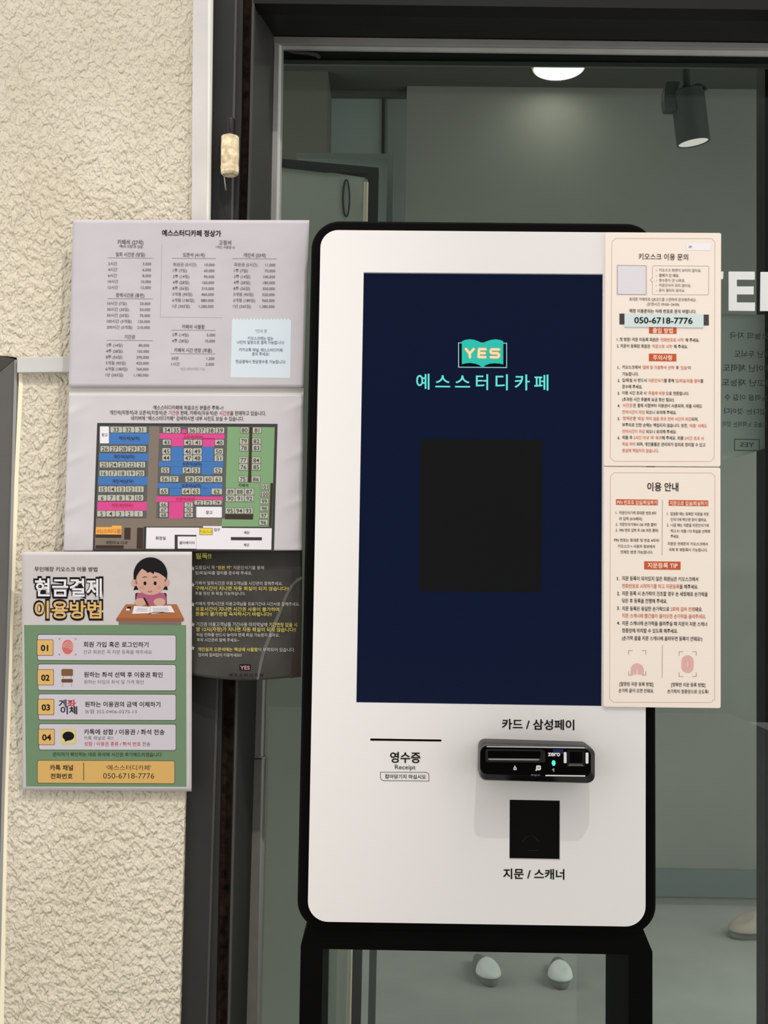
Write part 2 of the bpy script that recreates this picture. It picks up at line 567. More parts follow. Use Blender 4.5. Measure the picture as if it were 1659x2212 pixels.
# glazed screen: dark frame, aluminium beads, tinted pane
win = thing('window_1', 'tall tinted glass screen in a dark grey frame behind the kiosk', 'window', (0.3, YG, 0))
win['kind'] = 'structure'; del win['category']
L0 = {-560: 450, 0: 444, 475: 436, 806: 424, 1190: 398, 1710: 395, 2212: 383, 2950: 362}
L1 = {-560: 522, 0: 507.5, 255: 502.5, 475: 499, 1470: 468, 2212: 444.5, 2950: 421}
L2 = {-560: 542, 0: 525, 250: 521.5, 475: 515, 1470: 481, 2212: 466, 2950: 450}
L3 = {-560: 562, 0: 545, 250: 540, 475: 534, 1470: 510, 2212: 492, 2950: 474}
LB = {-560: 606, 79: 590.6, 475: 584, 1440: 554.5, 1640: 549, 2212: 532, 2950: 510}


def at(L, y):
    k = sorted(L)
    for a, b in zip(k, k[1:]):
        if y <= b:
            return L[a] + (L[b] - L[a]) * (y - a) / (b - a)
    return L[k[-1]]


YS = [-560, 0, 250, 475, 806, 1190, 1470, 1710, 2212, 2950]
strip('frame_face', [(y, at(L0, y), at(L1, y)) for y in YS], FRAME, YF, YF, 0.03, win)
strip('frame_edge', [(y, at(L1, y), at(L1, y) + 4.5) for y in YS], FRAMEE, YF, YF + 0.006, 0.03, win)
strip('frame_step', [(y, at(L1, y) + 4.5, at(L2, y)) for y in YS], FRAME, YF + 0.008, YF + 0.008, 0.03, win)
strip('rusty_joint', [(y, at(L2, y), at(L3, y)) for y in YS], RUST, YF + 0.03, YF + 0.03, 0.02, win)
strip('frame_lip', [(y, at(L3, y) - 0.5, at(L3, y) + 4.5) for y in YS[:-2] + [1990, 2212, 2950]], FRAMEE if False else M('frame_lip_grey', (70, 69, 66), 0.5, 0.2), YF + 0.004, YF + 0.004, 0.05, win)
REV = {y: (at(L3, y) + 4.0, at(LB, y) + 1) for y in (10, 79, 250, 475, 806, 1190, 1470, 1710, 2212, 2950)}
# splayed reveal, left and top, mitred
vs = [P(546.5, 8, YF + .006), P(591.5, 79, YG - .02)]
rows = [79, 250, 475, 806, 1190, 1470, 1710, 2212, 2950]
verts = [P(547, 8, YF + .006), P(592, 79, YG - .02)]; faces = []
for y in rows[1:]:
    verts += [P(at(L3, y) + 4, y, YF + .006), P(at(LB, y) + 1.5, y, YG - .02)]
n = len(verts)
verts += [v + Vector((-0.012, 0.03, 0)) for v in verts]
for i in range(0, n - 2, 2):
    faces += [(i, i + 1, i + 3, i + 2), (i + n, i + 2 + n, i + 3 + n, i + 1 + n), (i, i + 2, i + 2 + n, i + n), (i + 1, i + 1 + n, i + 3 + n, i + 3)]
faces += [(0, n, n + 1, 1), (n - 2, n - 1, 2 * n - 1, 2 * n - 2)]
make('frame_reveal', verts, faces, M('lit_reveal_grey', (58, 58, 56), 0.5, 0.25, 0.03, 9), win)  # lighter than the frame face: light on this side painted in
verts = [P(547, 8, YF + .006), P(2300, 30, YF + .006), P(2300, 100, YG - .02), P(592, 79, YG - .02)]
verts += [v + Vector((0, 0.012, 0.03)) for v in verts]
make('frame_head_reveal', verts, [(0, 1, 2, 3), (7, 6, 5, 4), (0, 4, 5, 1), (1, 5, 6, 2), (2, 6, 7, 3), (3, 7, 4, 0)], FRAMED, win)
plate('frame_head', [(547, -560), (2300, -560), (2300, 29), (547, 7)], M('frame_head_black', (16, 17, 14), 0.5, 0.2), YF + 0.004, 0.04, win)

bead = [(92, 592.2, 603), (475, 584.5, 596.5), (1440, 555, 568), (1637, 549.5, 563)]
strip('glazing_bead', bead, ALU, YG - 0.022, YG - 0.022, 0.02, win, 0.0008)
strip('bead_lip', [(97, 603, 612.6), (475, 596.5, 607), (1440, 568, 578.5), (1634, 563, 573.5)], ALUL, YG - 0.018, YG - 0.006, 0.006, win)
strip('lower_bead', [(1641, 547, 565), (2212, 532, 553.5), (2950, 510, 532)], ALUD, YG - 0.024, YG - 0.024, 0.02, win, 0.0008)
strip('lower_bead_lip', [(1636, 567.5, 577), (1642, 565, 577), (2212, 553.5, 562), (2950, 532, 541)], ALUL, YG - 0.020, YG - 0.006, 0.006, win)
plate('head_bead', [(590.8, 78.6), (2300, 101), (2300, 113), (591, 93.5)], M('head_bead_grey', (140, 140, 138), 0.45, 0.4, 0.03, 20), YG - 0.022, 0.02, win, bev=0.0008)
verts = [P(600, 92.5, YG - .018), P(2300, 114, YG - .018), P(2300, 128.5, YG - .005), P(613, 106.5, YG - .005)]
verts += [v + Vector((0, 0.006, 0.0)) for v in verts]
make('head_bead_lip', verts, [(0, 1, 2, 3), (7, 6, 5, 4), (0, 4, 5, 1), (1, 5, 6, 2), (2, 6, 7, 3), (3, 7, 4, 0)], ALU, win)
plate('pane', [(600, 90), (2300, 112), (2300, 3100), (520, 3100), (548, 1640)], GLASS, YG, 0.006, win)
# inner side of the frame, seen through the pane
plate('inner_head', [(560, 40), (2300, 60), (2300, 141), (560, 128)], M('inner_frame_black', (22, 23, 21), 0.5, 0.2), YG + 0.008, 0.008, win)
plate('inner_head_edge', [(560, 128), (2300, 141), (2300, 152), (560, 138)], M('inner_frame_edge', (110, 112, 106), 0.5, 0.2), YG + 0.010, 0.006, win)
strip('mullion', [(60, 1652.5, 1730), (2212, 1653.5, 1730), (3000, 1654, 1730)], M('mullion_black', (12, 12, 12), 0.5, 0.2), YG + 0.02, YG + 0.02, 0.05, win)
v = [P(614 + a, 108 + b, YG - .004) for a, b in ((0, 1), (30, 2), (62, 5), (72, 7), (79, 14), (73, 18), (66, 13), (48, 9), (20, 7))]
plate('sealant', v, M('grey_sealant', (70, 72, 70), 0.6, 0.2), 0, 0.003, win, bev=0.0006)

# room behind the pane
zc = P(1000, 187, YB).z
back = struct(box('wall_back', P(868, 1000, YB).x, 2.6, YB, YB + 0.1, 0, zc, WALLB))
struct(box('ceiling', -1.6, 2.6, 0.5, YB + 0.1, zc, zc + 0.05, CEILB))
struct(box('baseboard_back', P(868, 1000, YB).x, 2.6, YB - 0.012, YB, P(1500, 1935, YB).z, P(1500, 1876, YB).z, SKIRT))
# left part of the back wall: blue-grey return, dark corner, door
struct(box('wall_far', P(705, 300, YB).x, P(868, 300, YB).x + 0.12, YB + 0.1, YB + 0.2, 0, zc, WALLB2), 'blue grey strip of far wall left of the greige wall, behind the glass')
struct(box('wall_side', P(560, 300, YB - .1).x - 0.5, P(706, 300, YB - .1).x, YB - 0.1, YB + 0.2, 0, zc, WALLD), 'dark olive end of wall behind the glass at its left edge')
struct(strip('trim_3', [(100, 826, 832.5), (332, 824, 830)], M('dark_wall_joint', (22, 24, 23), 0.6, 0.1), YB + 0.088, YB + 0.088, 0.012), 'thin black strip running down the far wall to the door')
dr = thing('door_2', 'door with a long pale pull bar, seen through the glass', 'door', (-0.2, 1.5, 0)); dr['kind'] = 'structure'; del dr['category']
YD = 0.56
DX = lambda x: YD - 0.07 * (790 - x) / 250.0            # the leaf stands a little open
LEAF, STILE = M('door_leaf_grey', (206, 210, 200), 0.6, 0.2, 0.02, 5), M('door_stile_dark', (48, 52, 50), 0.5, 0.2)
plate('door_leaf', [P(x, y, DX(x)) for x, y in ((520, 349), (700, 370), (789, 384), (752, 2250), (480, 2262))], LEAF, 0, 0.03, dr)
strip('door_stile', [(366, 795, 818), (2252, 756, 778)], STILE, YD - 0.004, YD - 0.004, 0.04, dr)
plate('door_head', [P(x, y, DX(x) - 0.005) for x, y in ((520, 335), (818, 362), (818, 374), (700, 371), (520, 350))], STILE, 0, 0.04, dr)
DFR = M('door_frame_grey', (130, 140, 136), 0.5, 0.2)
strip('door_frame', [(332, 838, 851), (2235, 794, 810)], DFR, YD + 0.03, YD + 0.03, 0.05, dr)
plate('door_frame_head', [(640, 330), (838, 332), (838, 344), (640, 342)], DFR, YD + 0.03, 0.05, dr)
a, b = P(791, 394, YD - 0.035), P(753, 2222, YD - 0.035)
lathe('pull_bar', a, b, [(0, 0.0052), (1, 0.0052)], M('pale_wood_bar', (255, 240, 218), 0.4, 0.3), dr, 12)
for y in (440, 1700):
    x = 791 - (y - 394) * 0.0209
    lathe('bar_bracket', P(x, y, YD - 0.035), P(x, y, YD + 0.01), [(0, 0.003), (1, 0.003)], M('bracket_steel', (90, 92, 90), 0.4, 0.3), dr, 8)
tube('ring_pull', [P(748 + 7 * math.sin(i / 20 * 2 * math.pi), 428 - 40 * math.cos(i / 20 * 2 * math.pi), DX(748) - 0.004) for i in range(21)], 0.002, M('ring_dark', (60, 62, 58), 0.5, 0.2), dr)

# ceiling downlight behind the pane
zl = zc - 0.004
c = P(1207, 152, YB - 0.22); c = Vector((P(1207, 150, 1.548).x, 1.548, zc))
dl = thing('ceiling_downlight', 'round glowing white downlight in the dark ceiling behind the glass', 'ceiling light', c)
lathe('trim_ring', c + Vector((0, 0, 0.0)), c + Vector((0, 0, -0.008)), [(0, 0.088), (1, 0.084)], M('downlight_ring', (220, 214, 204), 0.4, 0.3), dl)
lathe('diffuser', c + Vector((0, 0, -0.008)), c + Vector((0, 0, -0.011)), [(0, 0.080), (1, 0.078)], M('downlight_glow', (255, 246, 232), 0.5, 0.2, emit=6.0), dl)
lamp('downlight_lamp', 'AREA', c + Vector((0, 0, -0.014)), 0.3, (1, 0.93, 0.82), 0.15)

# track spotlight
YS_ = 1.35
sp = thing('track_spotlight', 'dark cylindrical spotlight with pale mouth hanging from the ceiling', 'spotlight', (P(1470, 190, YS_).x, YS_, zc))
a, b = P(1484, 196, YS_), P(1498, 309, YS_ + 0.015)
rr = 36 / F * (YS_ + D)
lathe('head', a, b, [(0, rr * .92), (0.02, rr), (1, rr), (1, rr * .9), (0.86, rr * .82)], SPOTM, sp, 40)
lathe('reflector', a + (b - a) * 0.86, a + (b - a) * 0.985, [(0, rr * .5), (1, rr * .93)], M('spot_reflector', (255, 238, 224), 0.4, 0.3, emit=0.9), sp, 40)
plate('bracket', [(1441, 175), (1470, 175), (1462, 200), (1462, 236), (1438, 236), (1434, 215), (1435, 195)], SPOTM, YS_ - 0.02, 0.04, sp, bev=0.004)
lathe('stem', P(1480, 90, YS_), P(1483, 200, YS_), [(0, 0.012), (1, 0.012)], SPOTM, sp, 16)
tube('cable', [P(1500 + 27 * t - 6 * math.sin(3.14 * t), 194 - 12 * math.sin(math.pi * t) ** 0.7, YS_ - 0.03) for t in [i / 10 for i in range(11)]] + [P(1527 - 26 * t, 194 + 3 * t - 4 * t * t, YS_ - 0.03) for t in [i / 6 for i in range(1, 7)]], 0.0035, SPOTM, sp)
box('track', P(1440, 90, YS_).x, P(1560, 90, YS_).x + .3, YS_ - .018, YS_ + .018, zc - 0.03, zc, SPOTM, sp)
lamp('spotlight_lamp', 'SPOT', b + (b - a).normalized() * 0.01, 2.0, (1, 0.9, 0.78), 0.03, spot_size=math.radians(70), spot_blend=0.6).rotation_euler = (b - a).to_track_quat('-Z', 'Y').to_euler()
lamp('room_fill', 'POINT', (1.0, 0.62, 0.8), 11, (1, 0.97, 0.93), 0.25)  # added fill light to brighten the room, no fixture stands here


# solid shoe shapes added in place of shoes reflected in the pane
def shoe_reflection(x, y, rz, col, label, L=0.18, grp='shapes put in for shoes reflected in the glass'):
    o = thing('shoe_reflection', label, 'shoe_reflection', (x, y, 0), grp)
    rot = Matrix.Rotation(rz, 3, 'Z')
    def put(name, fn, mat):
        nu, nv = 24, 10
        verts, faces = [], []
        for j in range(nv + 1):
            for i in range(nu):
                verts.append(rot @ Vector(fn(2 * math.pi * i / nu, j / nv)) + Vector((x, y, 0)))
        for j in range(nv):
            for i in range(nu):
                k = (i + 1) % nu
                faces.append((j * nu + i, j * nu + k, (j + 1) * nu + k, (j + 1) * nu + i))
        faces += [tuple(range(nu))[::-1], tuple(range(nv * nu, (nv + 1) * nu))]
        make(name, verts, faces, mat, o, smooth=True)
    def sole(a, t):
        wd = (0.026 + 0.004 * math.cos(a)) * L / 0.18
        s = 1 - 0.06 * abs(2 * t - 1) ** 3
        return (wd * math.sin(a) * s, -L / 2 * math.cos(a) * s, 0.025 * t)
    def upper(a, t):
        # toe cover: half dome over the front half
        r = math.cos(t * math.pi / 2 * 0.96)
        k = L / 0.18
        return (k * 0.032 * math.sin(a) * (0.35 + 0.65 * r), k * (-0.045 - 0.044 * math.cos(a) * (0.3 + 0.7 * r)), 0.022 + k * 0.034 * math.sin(t * math.pi / 2) * (0.75 + 0.25 * -math.cos(a)))
    put('sole', sole, M('slipper_sole', (120, 122, 117), 0.6, 0.2))
    put('upper', upper, col)


slW = M('slipper_white', (226, 228, 224), 0.5, 0.3)
g0 = P(1048, 2100, 1.0); 


def floor_pt(px, py):
    d = RIGHT * ((px - 829.5) / F) - UP * ((py - 1106.0) / F) + FWD
    return EYE + d * (-EYE.z / d.z)


p1 = floor_pt(1046, 2106); p2 = floor_pt(1208, 2112); p3 = floor_pt(1655, 2018)
shoe_reflection(p1.x, p1.y, 0.15, slW, 'white shape put in for a shoe reflected in the glass, left one of the pair under the kiosk')
shoe_reflection(p2.x, p2.y, -0.1, slW, 'white shape put in for a shoe reflected in the glass, right one of the pair under the kiosk')
shoe_reflection(p3.x, p3.y, -1.2, M('slipper_tan', (176, 164, 150), 0.6, 0.2), 'tan shape put in for a shoe reflected in the glass at the right edge', 0.26)

# white letters stuck on the pane
lt = thing('glass_lettering', 'big white capital letters stuck on the glass right of the cream signs', 'lettering', P(1600, 672, YG - .003))
VIN = M('white_vinyl', (238, 240, 240), 0.5, 0.25)
q = lambda u, v: (1390 + u / 3.5688, 480 + v / 3.5688)
Yl = YG - 0.003
plate('letter', [q(*p) for p in ((657, 380), (858, 381), (858, 443), (720, 442), (720, 495), (850, 495), (850, 556), (720, 556), (720, 618), (860, 619), (860, 684), (657, 682))], VIN, Yl, 0.002, lt)
plate('letter', [q(*p) for p in ((395, 378), (617, 380), (614, 438), (538, 437), (538, 681), (474, 680), (474, 437), (395, 436))], VIN, Yl, 0.002, lt)
R = [(903, 383)] + [(1040 + 68 * math.cos(math.radians(t)), 475 + 91 * math.sin(math.radians(t))) for t in range(-90, 76, 15)] + [(1118, 684), (1045, 684), (1000, 578), (963, 578), (963, 684), (899, 684)]
hole = [(963, 442), (1018, 442), (1042, 458), (1048, 478), (1040, 502), (1018, 518), (963, 518)]
plate('letter', [q(*p) for p in R], VIN, Yl, 0.002, lt, holes=[[q(*p) for p in hole]])

# sheet hung behind the pane, its print seen from the back
ns = thing('hanging_notice', 'grey sheet hung behind the glass with mirrored lettering and curled lower edge', 'notice', P(1600, 985, YG + .012))
NSY = lambda x, y: YG + 0.012 + max(0, (y - 930) / 60.0) ** 2 * 0.006
sheet('sheet', [(1452, 676), (1652, 680), (1652, 968), (1452, 994)], NSY, 0.001, 12, 24, sheet_material(), ns, lambda s, r: (0, (14 * math.sin(s * 3.1)) * r ** 4))
pr = Print(1390, 480, 3.5688, NSY, ns, 0.02)
NT = M('sheet_print', (112, 116, 112), 0.7, 0.1)
for v, s_, w, h, u in ((875, '오늘의 자극', 300, 50, 665), (1018, '뛰어난 두뇌도', 330, 52, 700), (1125, '뛰어난 체력도', 370, 54, 612), (1238, '타고난 재능도', 390, 54, 604), (1352, '노력을 이길 수', 330, 46, 625), (1458, '없다는 것이다', 330, 46, 615), (1558, '오늘도 노력하는 것이', 340, 42, 612)):
    pr.text(s_, u, v, w, h, NT, 0.01, mirror=True)
pr.frame('lettering', NT, 702, 1672, 893, 1758, 6, 1)
pr.text('YES', 745, 1714, 110, 44, NT, 0.01, mirror=True)

# ------------------------------------------------------------------ kiosk
ki = thing('kiosk', 'tall white self service kiosk with black casing and dark blue touch screen', 'kiosk', (P(1030, 2100, 0).x, 0.1, 0))
PT = [(692.8, 496.7), (1395.6, 502.6), (1394.5, 2002), (664.4, 1990.6)]
screen_q = [(785.5, 588), (1303, 591.5), (1300.5, 1526), (769.5, 1518)]
scan_q = [(1101, 1727.5), (1210.5, 1729.5), (1210, 1858.5), (1100.5, 1856.5)]
rec_q = rounded([(799.5, 1595.2), (954, 1597.5), (954, 1602.8), (799.5, 1600.8)], 2.2, 3)
fp = plate('front_panel', rounded(PT, [38, 38, 44, 44], 10), WHITE, 0.0, 0.010, ki, holes=[screen_q, scan_q, rec_q])
plate('casing', rounded([(673.5, 475.8), (1416, 482.5), (1417.5, 2020), (641, 2008)], [62, 62, 62, 62], 12), BLACKM, 0.0095, 0.065, ki, bev=0.004)
SCR = M('screen_blue_glow', (9, 20, 47), 0.25, 0.2, emit=0.9)
sc = plate('screen', screen_q, SCR, 0.0065, 0.003, ki)
plate('receipt_slot', rec_q, M('slot_black', (2, 2, 2), 0.8, 0.05), 0.0085, 0.001, ki)
scn = plate('scanner_window', scan_q, M('scanner_black', (3, 3, 3), 0.25, 0.12), 0.0085, 0.001, ki)
tube('scanner_lens', [P(1128 + 36 * s_, 1818 - 14 * math.sin(math.pi * s_), 0.008) for s_ in [i / 10 for i in range(11)]], 0.0008, M('scanner_lens_grey', (22, 22, 22), 0.4, 0.2), scn)
tube('scanner_lens', [P(1140 + 22 * s_, 1837, 0.008) for s_ in (0, 1)], 0.0008, M('scanner_lens_grey', (22, 22, 22)), scn)
# stand: portal frame with chamfered shoulders
Ys = 0.014
zt = P(1030, 2012, Ys).z
xo0, xo1 = P(648.5, 2100, Ys).x, P(1409.5, 2100, Ys).x
xi0, xi1 = P(696, 2110, Ys).x, P(1357.5, 2110, Ys).x
zi0, zi1 = P(697, 2050, Ys).z, P(1357, 2062, Ys).z
zi = (zi0 + zi1) / 2
ch = 0.02
outer = [(xo0 + 0.012, Ys, zt + 0.01), (xo1 - 0.016, Ys, zt + 0.01), (xo1, Ys, zt - ch - 0.008), (xo1, Ys, 0.012), (xi1, Ys, 0.012), (xi1, Ys, zi), (xi0, Ys, zi), (xi0, Ys, 0.012), (xo0, Ys, 0.012), (xo0, Ys, zt - ch - 0.008)]
plate('stand', outer, BLACKM, 0, 0.19, ki)
box('base_plate', xo0 - 0.01, xo1 + 0.01, -0.12, 0.24, 0.0, 0.012, BLACKM, ki, 0.002)

# screen contents
pr = Print(860, 700, 4.608, 0.0065, sc, 0.008)
TEAL = M('screen_teal', (44, 196, 178), 0.4, 0.1, emit=0.95)
AQUA = M('screen_aqua', (104, 232, 220), 0.4, 0.1, emit=0.95)
PALE = M('screen_pale_blue', (150, 205, 222), 0.4, 0.1, emit=0.9)
YEL = M('screen_yellow', (255, 226, 178), 0.4, 0.1, emit=0.95)
YEO = M('screen_yellow_halo', (170, 170, 110), 0.4, 0.1, emit=0.8)
DARK = M('screen_black', (3, 4, 6), 0.4, 0.1)
pr.rect('logo', DARK, 604, 190, 1080, 432, 0)
pr.frame('logo', PALE, 602, 187, 1080, 429, 9, 1)
bk = [(634, 172), (665, 158), (710, 151), (755, 156), (800, 172), (840, 190), (880, 172), (925, 157), (970, 152), (1015, 158), (1047, 172),
      (1047, 402), (1010, 394), (960, 390), (910, 395), (870, 410), (840, 432), (808, 409), (770, 395), (720, 387), (675, 391), (634, 400)]
pr.poly('logo', TEAL, bk, 2)
for mt, wd, ly in ((YEO, 36, 3), (YEL, 25, 4)):
    for path in ([(675, 248), (712, 294)], [(752, 249), (712, 294)], [(712, 294), (715, 330)],
                 [(870, 250), (806, 249), (801, 328), (868, 330)], [(803, 289), (862, 290)],
                 [(1004, 253), (934, 251), (922, 262), (922, 280), (934, 290), (990, 291), (1003, 302), (1002, 322), (990, 331), (922, 330)]):
        pr.path('logo', mt, path, wd, ly, cap=True)
for ch_, u0, u1 in (('예', 180, 312), ('스', 370, 518), ('스', 566, 716), ('터', 774, 896), ('디', 970, 1092), ('카', 1160, 1310), ('페', 1354, 1496)):
    pr.text(ch_, u0, 578 + (u0 - 800) * 0.008, u1 - u0, 150 if ch_ != '스' else 142, AQUA, 0.012, res=4, part='screen_lettering')
plate('dark_rectangle', [(909, 947.5), (1172, 950), (1169, 1279), (904.5, 1276.5)], M('screen_black_area', (11, 13, 14), 0.3, 0.3), 0.0061, 0.0004, sc)

# panel lettering
pr = Print(760, 1530, 2.5136, 0.0, fp, 0.012)
K = M('panel_black_print', (14, 13, 13), 0.6, 0.1)
pr.text('카드 / 삼성페이', 815, 88, 393, 54, K, 0.018, res=4, part='lettering#1')
pr.text('지문 / 스캐너', 822, 900, 332, 54, K, 0.018, res=4, part='lettering#2')
pr.text('영수증', 208, 267, 165, 56, K, 0.018, res=4, part='lettering#3')
pr.text('Receipt', 234, 318, 112, 30, M('panel_grey_print', (70, 68, 66), 0.6, 0.1), 0.004, res=3, part='lettering#4')
pr.text('잡아당기지 마십시오', 180, 371, 222, 23, K, 0.01, res=3, part='lettering#5')
pts = [(155, 347), (400, 348)] + [(400 + 19 * math.sin(a * .157), 367 - 19 * math.cos(a * .157)) for a in range(11)] + [(419, 395), (176, 393)] + [(176 - 21 * math.sin(a * .157), 372 + 21 * math.cos(a * .157)) for a in range(11)] + [(155, 347)]
pr.path('notice_outline', K, pts, 2.6, 0)

# card reader on the panel
cr = thing('card_reader', 'glossy black card reader on the white kiosk front, green light lit', 'card reader', P(1157, 1687, 0))
z = lambda px, py, Y: P(px, py, Y)


def section(x0, x1, zt_, zb, Y, r, n=6, drop=0.0025):
    out = []
    for cx, cz, a0 in ((x0 + r, zt_ - r, 180), (x1 - r, zt_ - r, 90), (x1 - r, zb + r, 0), (x0 + r, zb + r, -90)):
        for k in range(n + 1):
            a = math.radians(a0 - 90 * k / n)
            x = cx + r * math.cos(a); out.append(Vector((x, Y, cz + r * math.sin(a) - (x - x0) / (x1 - x0) * drop)))
    return out


xa, xb = P(1034, 1640, -.03).x, P(1279.5, 1640, -.03).x
zt0, zb0 = P(1040, 1595, 0).z, P(1040, 1685, -.035).z
xc, xd = P(1037, 1640, -.07).x, P(1278, 1640, -.07).x
zt1, zb1 = P(1040, 1610.5, -.07).z, P(1040, 1673.5, -.07).z
secs = [section(xa + .001, xb - .001, zt0, zb0, -0.0005, .012), section(xa, xb, zt0, zb0, -.036, .012), section(xa, xb, zt0 - .001, zb0 + .004, -.052, .012), section(xc, xd, zt1, zb1, -.068, .012), section(xc + .001, xd - .001, zt1 - .0015, zb1 + .0015, -.070, .011)]
n = len(secs[0]); verts = [v for s_ in secs for v in s_]; faces = []
for k in range(len(secs) - 1):
    for i in range(n):
        faces.append((k * n + i, k * n + (i + 1) % n, (k + 1) * n + (i + 1) % n, (k + 1) * n + i))
faces += [tuple(range(n))[::-1], tuple(range((len(secs) - 1) * n, len(secs) * n))]
o = make('body', verts, faces, GLOSS, cr)
bevel(o, 0.0006)
rq = lambda u, v: (1020 + u / 5.925, 1580 + v / 5.925)
YR = -0.070
rim_o = rounded([rq(170, 224), rq(935, 232), rq(935, 398), rq(170, 392)], [4, 8, 4, 4], 5)
rim_i = rounded([rq(200, 248), rq(885, 254), rq(862, 372), rq(205, 366)], [3, 6, 3, 3], 5)
plate('card_slot', rim_o, M('slot_rim_black', (10, 10, 10), 0.16, 0.5), YR - 0.0035, 0.004, cr, holes=[rim_i], bev=0.0009)
v = [P(*rq(205, 344), YR - .0006), P(*rq(868, 350), YR - .0006), P(*rq(862, 374), YR - .0032), P(*rq(205, 368), YR - .0032)]
v += [p + Vector((0, 0.003, -0.0003)) for p in v]
make('slot_ledge', v, [(0, 1, 2, 3), (7, 6, 5, 4), (0, 4, 5, 1), (1, 5, 6, 2), (2, 6, 7, 3), (3, 7, 4, 0)], M('slot_ledge_grey', (120, 120, 120), 0.25, 0.5), cr)  # ledge colour lightened to paint the highlight in the slot
plate('reader_window', [rq(1215, 238), rq(1440, 240), rq(1440, 452), rq(1215, 450)], M('reader_window_black', (8, 8, 9), 0.15, 0.3), YR - 0.0012, 0.0014, cr, holes=[[rq(1245, 262), rq(1410, 263), rq(1410, 400), rq(1245, 399)]], bev=0.0003)
v = [P(*rq(1252, 398), YR - .0003), P(*rq(1398, 400), YR - .0003), P(*rq(1428, 444), YR - .003), P(*rq(1226, 442), YR - .003)]
v += [p + Vector((0, 0.0025, -0.0004)) for p in v]
make('window_ledge', v, [(0, 1, 2, 3), (7, 6, 5, 4), (0, 4, 5, 1), (1, 5, 6, 2), (2, 6, 7, 3), (3, 7, 4, 0)], M('window_ledge_grey', (44, 44, 45), 0.35, 0.4), cr)
pr = Print(1020, 1580, 5.925, YR, cr, 0.012)
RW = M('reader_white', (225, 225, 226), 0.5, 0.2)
RG = M('reader_grey', (150, 150, 150), 0.5, 0.2)
pr.rect('marker_bar#1', RW, 1172, 264, 1208, 406, 2, r=12)
pr.rect('marker_bar#2', RW, 1452, 270, 1488, 412, 2, r=12)
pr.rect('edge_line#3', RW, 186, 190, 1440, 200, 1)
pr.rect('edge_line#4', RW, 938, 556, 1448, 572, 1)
pr.rect('blue_sticker', M('reader_blue', (14, 34, 74), 0.5, 0.2), 1036, 228, 1166, 288, 1)
pr.text('zero', 968, 282, 158, 76, [RW], 0.03, res=4)
pr.poly('icon#1', RW, [(528, 494), (528, 466), (547, 450), (568, 466), (568, 494)], 1); pr.poly('icon#1', RW, [(538, 452), (547, 430), (556, 452)], 1)
pr.rect('icon#1', INK, 540, 470, 557, 484, 2)
pr.rect('icon#2', RW, 818, 434, 880, 496, 1, r=18); pr.path('icon#2', INK, [(832, 458), (866, 459)], 5, 2); pr.path('icon#2', INK, [(832, 470), (866, 471)], 5, 2); pr.oval('icon#2', RW, 818, 494, 9, 12, 1, 10)
pr.poly('icon#3', RG, [(1018, 494), (1040, 472), (1050, 472), (1050, 516), (1036, 516), (1036, 500)], 1)
pr.text('투입구', 752, 596 - 36, 118, 22, RG, 0.0)
plate('status_light', [rq(1043 + 24 * math.cos(i * math.pi / 12), 405 + 36 * math.sin(i * math.pi / 12)) for i in range(24)], M('green_led', (80, 255, 220), 0.4, 0.2, emit=1.1), YR - 0.0008, 0.001, cr)

# ------------------------------------------------------------------ cream signs on the right side of the kiosk
def cream(name, q, label, Y):
    o = thing(name, label, 'sign', P(q[3][0], q[3][1], Y))
    plate('board', rounded(q, 4, 3), CREAM, Y, 0.004, o, bev=0.0007)
    return o


s1 = cream('sign_board', [(1308.5, 501.5), (1558, 503), (1556.5, 1008), (1304.5, 1006.5)], 'upper cream sign on the kiosk edge, with phone number strip', -0.0045)
s2 = cream('sign_board', [(1304.5, 1008.5), (1556.5, 1010), (1557, 1530), (1303.5, 1527)], 'lower cream sign on the kiosk edge, with two pink fingerprints', -0.0045)
s1['group'] = s2['group'] = 'cream instruction signs on the kiosk'


def ornament(pr, x0, y0, x1, y1, xb0, xb1):
    """border with nicked corners; xb0, xb1 = x at the bottom"""
    c = 32
    pts = [(x0 + c, y0), (x1 - c, y0 + 2), (x1, y0 + c), (xb1, y1 - c), (xb1 - c, y1), (xb0 + c, y1 - 3), (xb0, y1 - c - 3), (x0, y0 + c), (x0 + c, y0)]
    pr.path('border_line', BORDER, pts, 3.6, 0)


pr = Print(1290, 490, 4.175, -0.0045, s1, 0.012)
ornament(pr, 133, 104, 1063, 2116, 118, 1055)
pr.rect('white_sticker', M('sticker_white', (240, 236, 240), 0.5, 0.2), 805, 144, 1028, 210, 1)
pr.text('SP.', 826, 180, 34, 24, INKG, 0.01)
pr.text('키오스크 이용 문의', 374, 270, 446, 56, M('ink_brown', (66, 44, 40), 0.7, 0.1), 0.006, res=3)
pr.rect('blank_square', PWHITE, 182, 347, 442, 608, 1); pr.frame('blank_square', BORDERG, 182, 347, 442, 608, 5, 2)
pts = rounded([(499, 350), (1008, 354), (1005, 614), (497, 610)], 16, 4)
pr.path('border_line', BORDERG, pts + pts[:1], 3.4, 0)
pr.poly('border_line', BORDERG, [(474, 478), (500, 456), (500, 502)], 0); pr.poly('border_line', CREAM, [(480, 478), (502, 461), (502, 497)], 1)
for v, s_, w in ((392, '키오스크 화면이 보이지 않아요.', 382), (438, '결제가 안 돼요.', 182), (483, '영수증이 안 나와요.', 236), (528, '지문인식이 되지 않아요.', 290), (573, '문이 열리지 않아요.', 234)):
    pr.text(s_, 558, v, w, 29, INKG if v != 438 else INK, 0.004)
    pr.oval('lettering', BORDER, 534, v + 2, 5, 5, 1, 8)
pr.text('휴대폰 카메라로 QR코드를 스캔하여 문의해주세요.', 290, 655, 604, 31, INKG, 0.002)
pr.text('(운영시간 09:00~24:00)', 448, 698, 292, 30, INKG, 0.002)
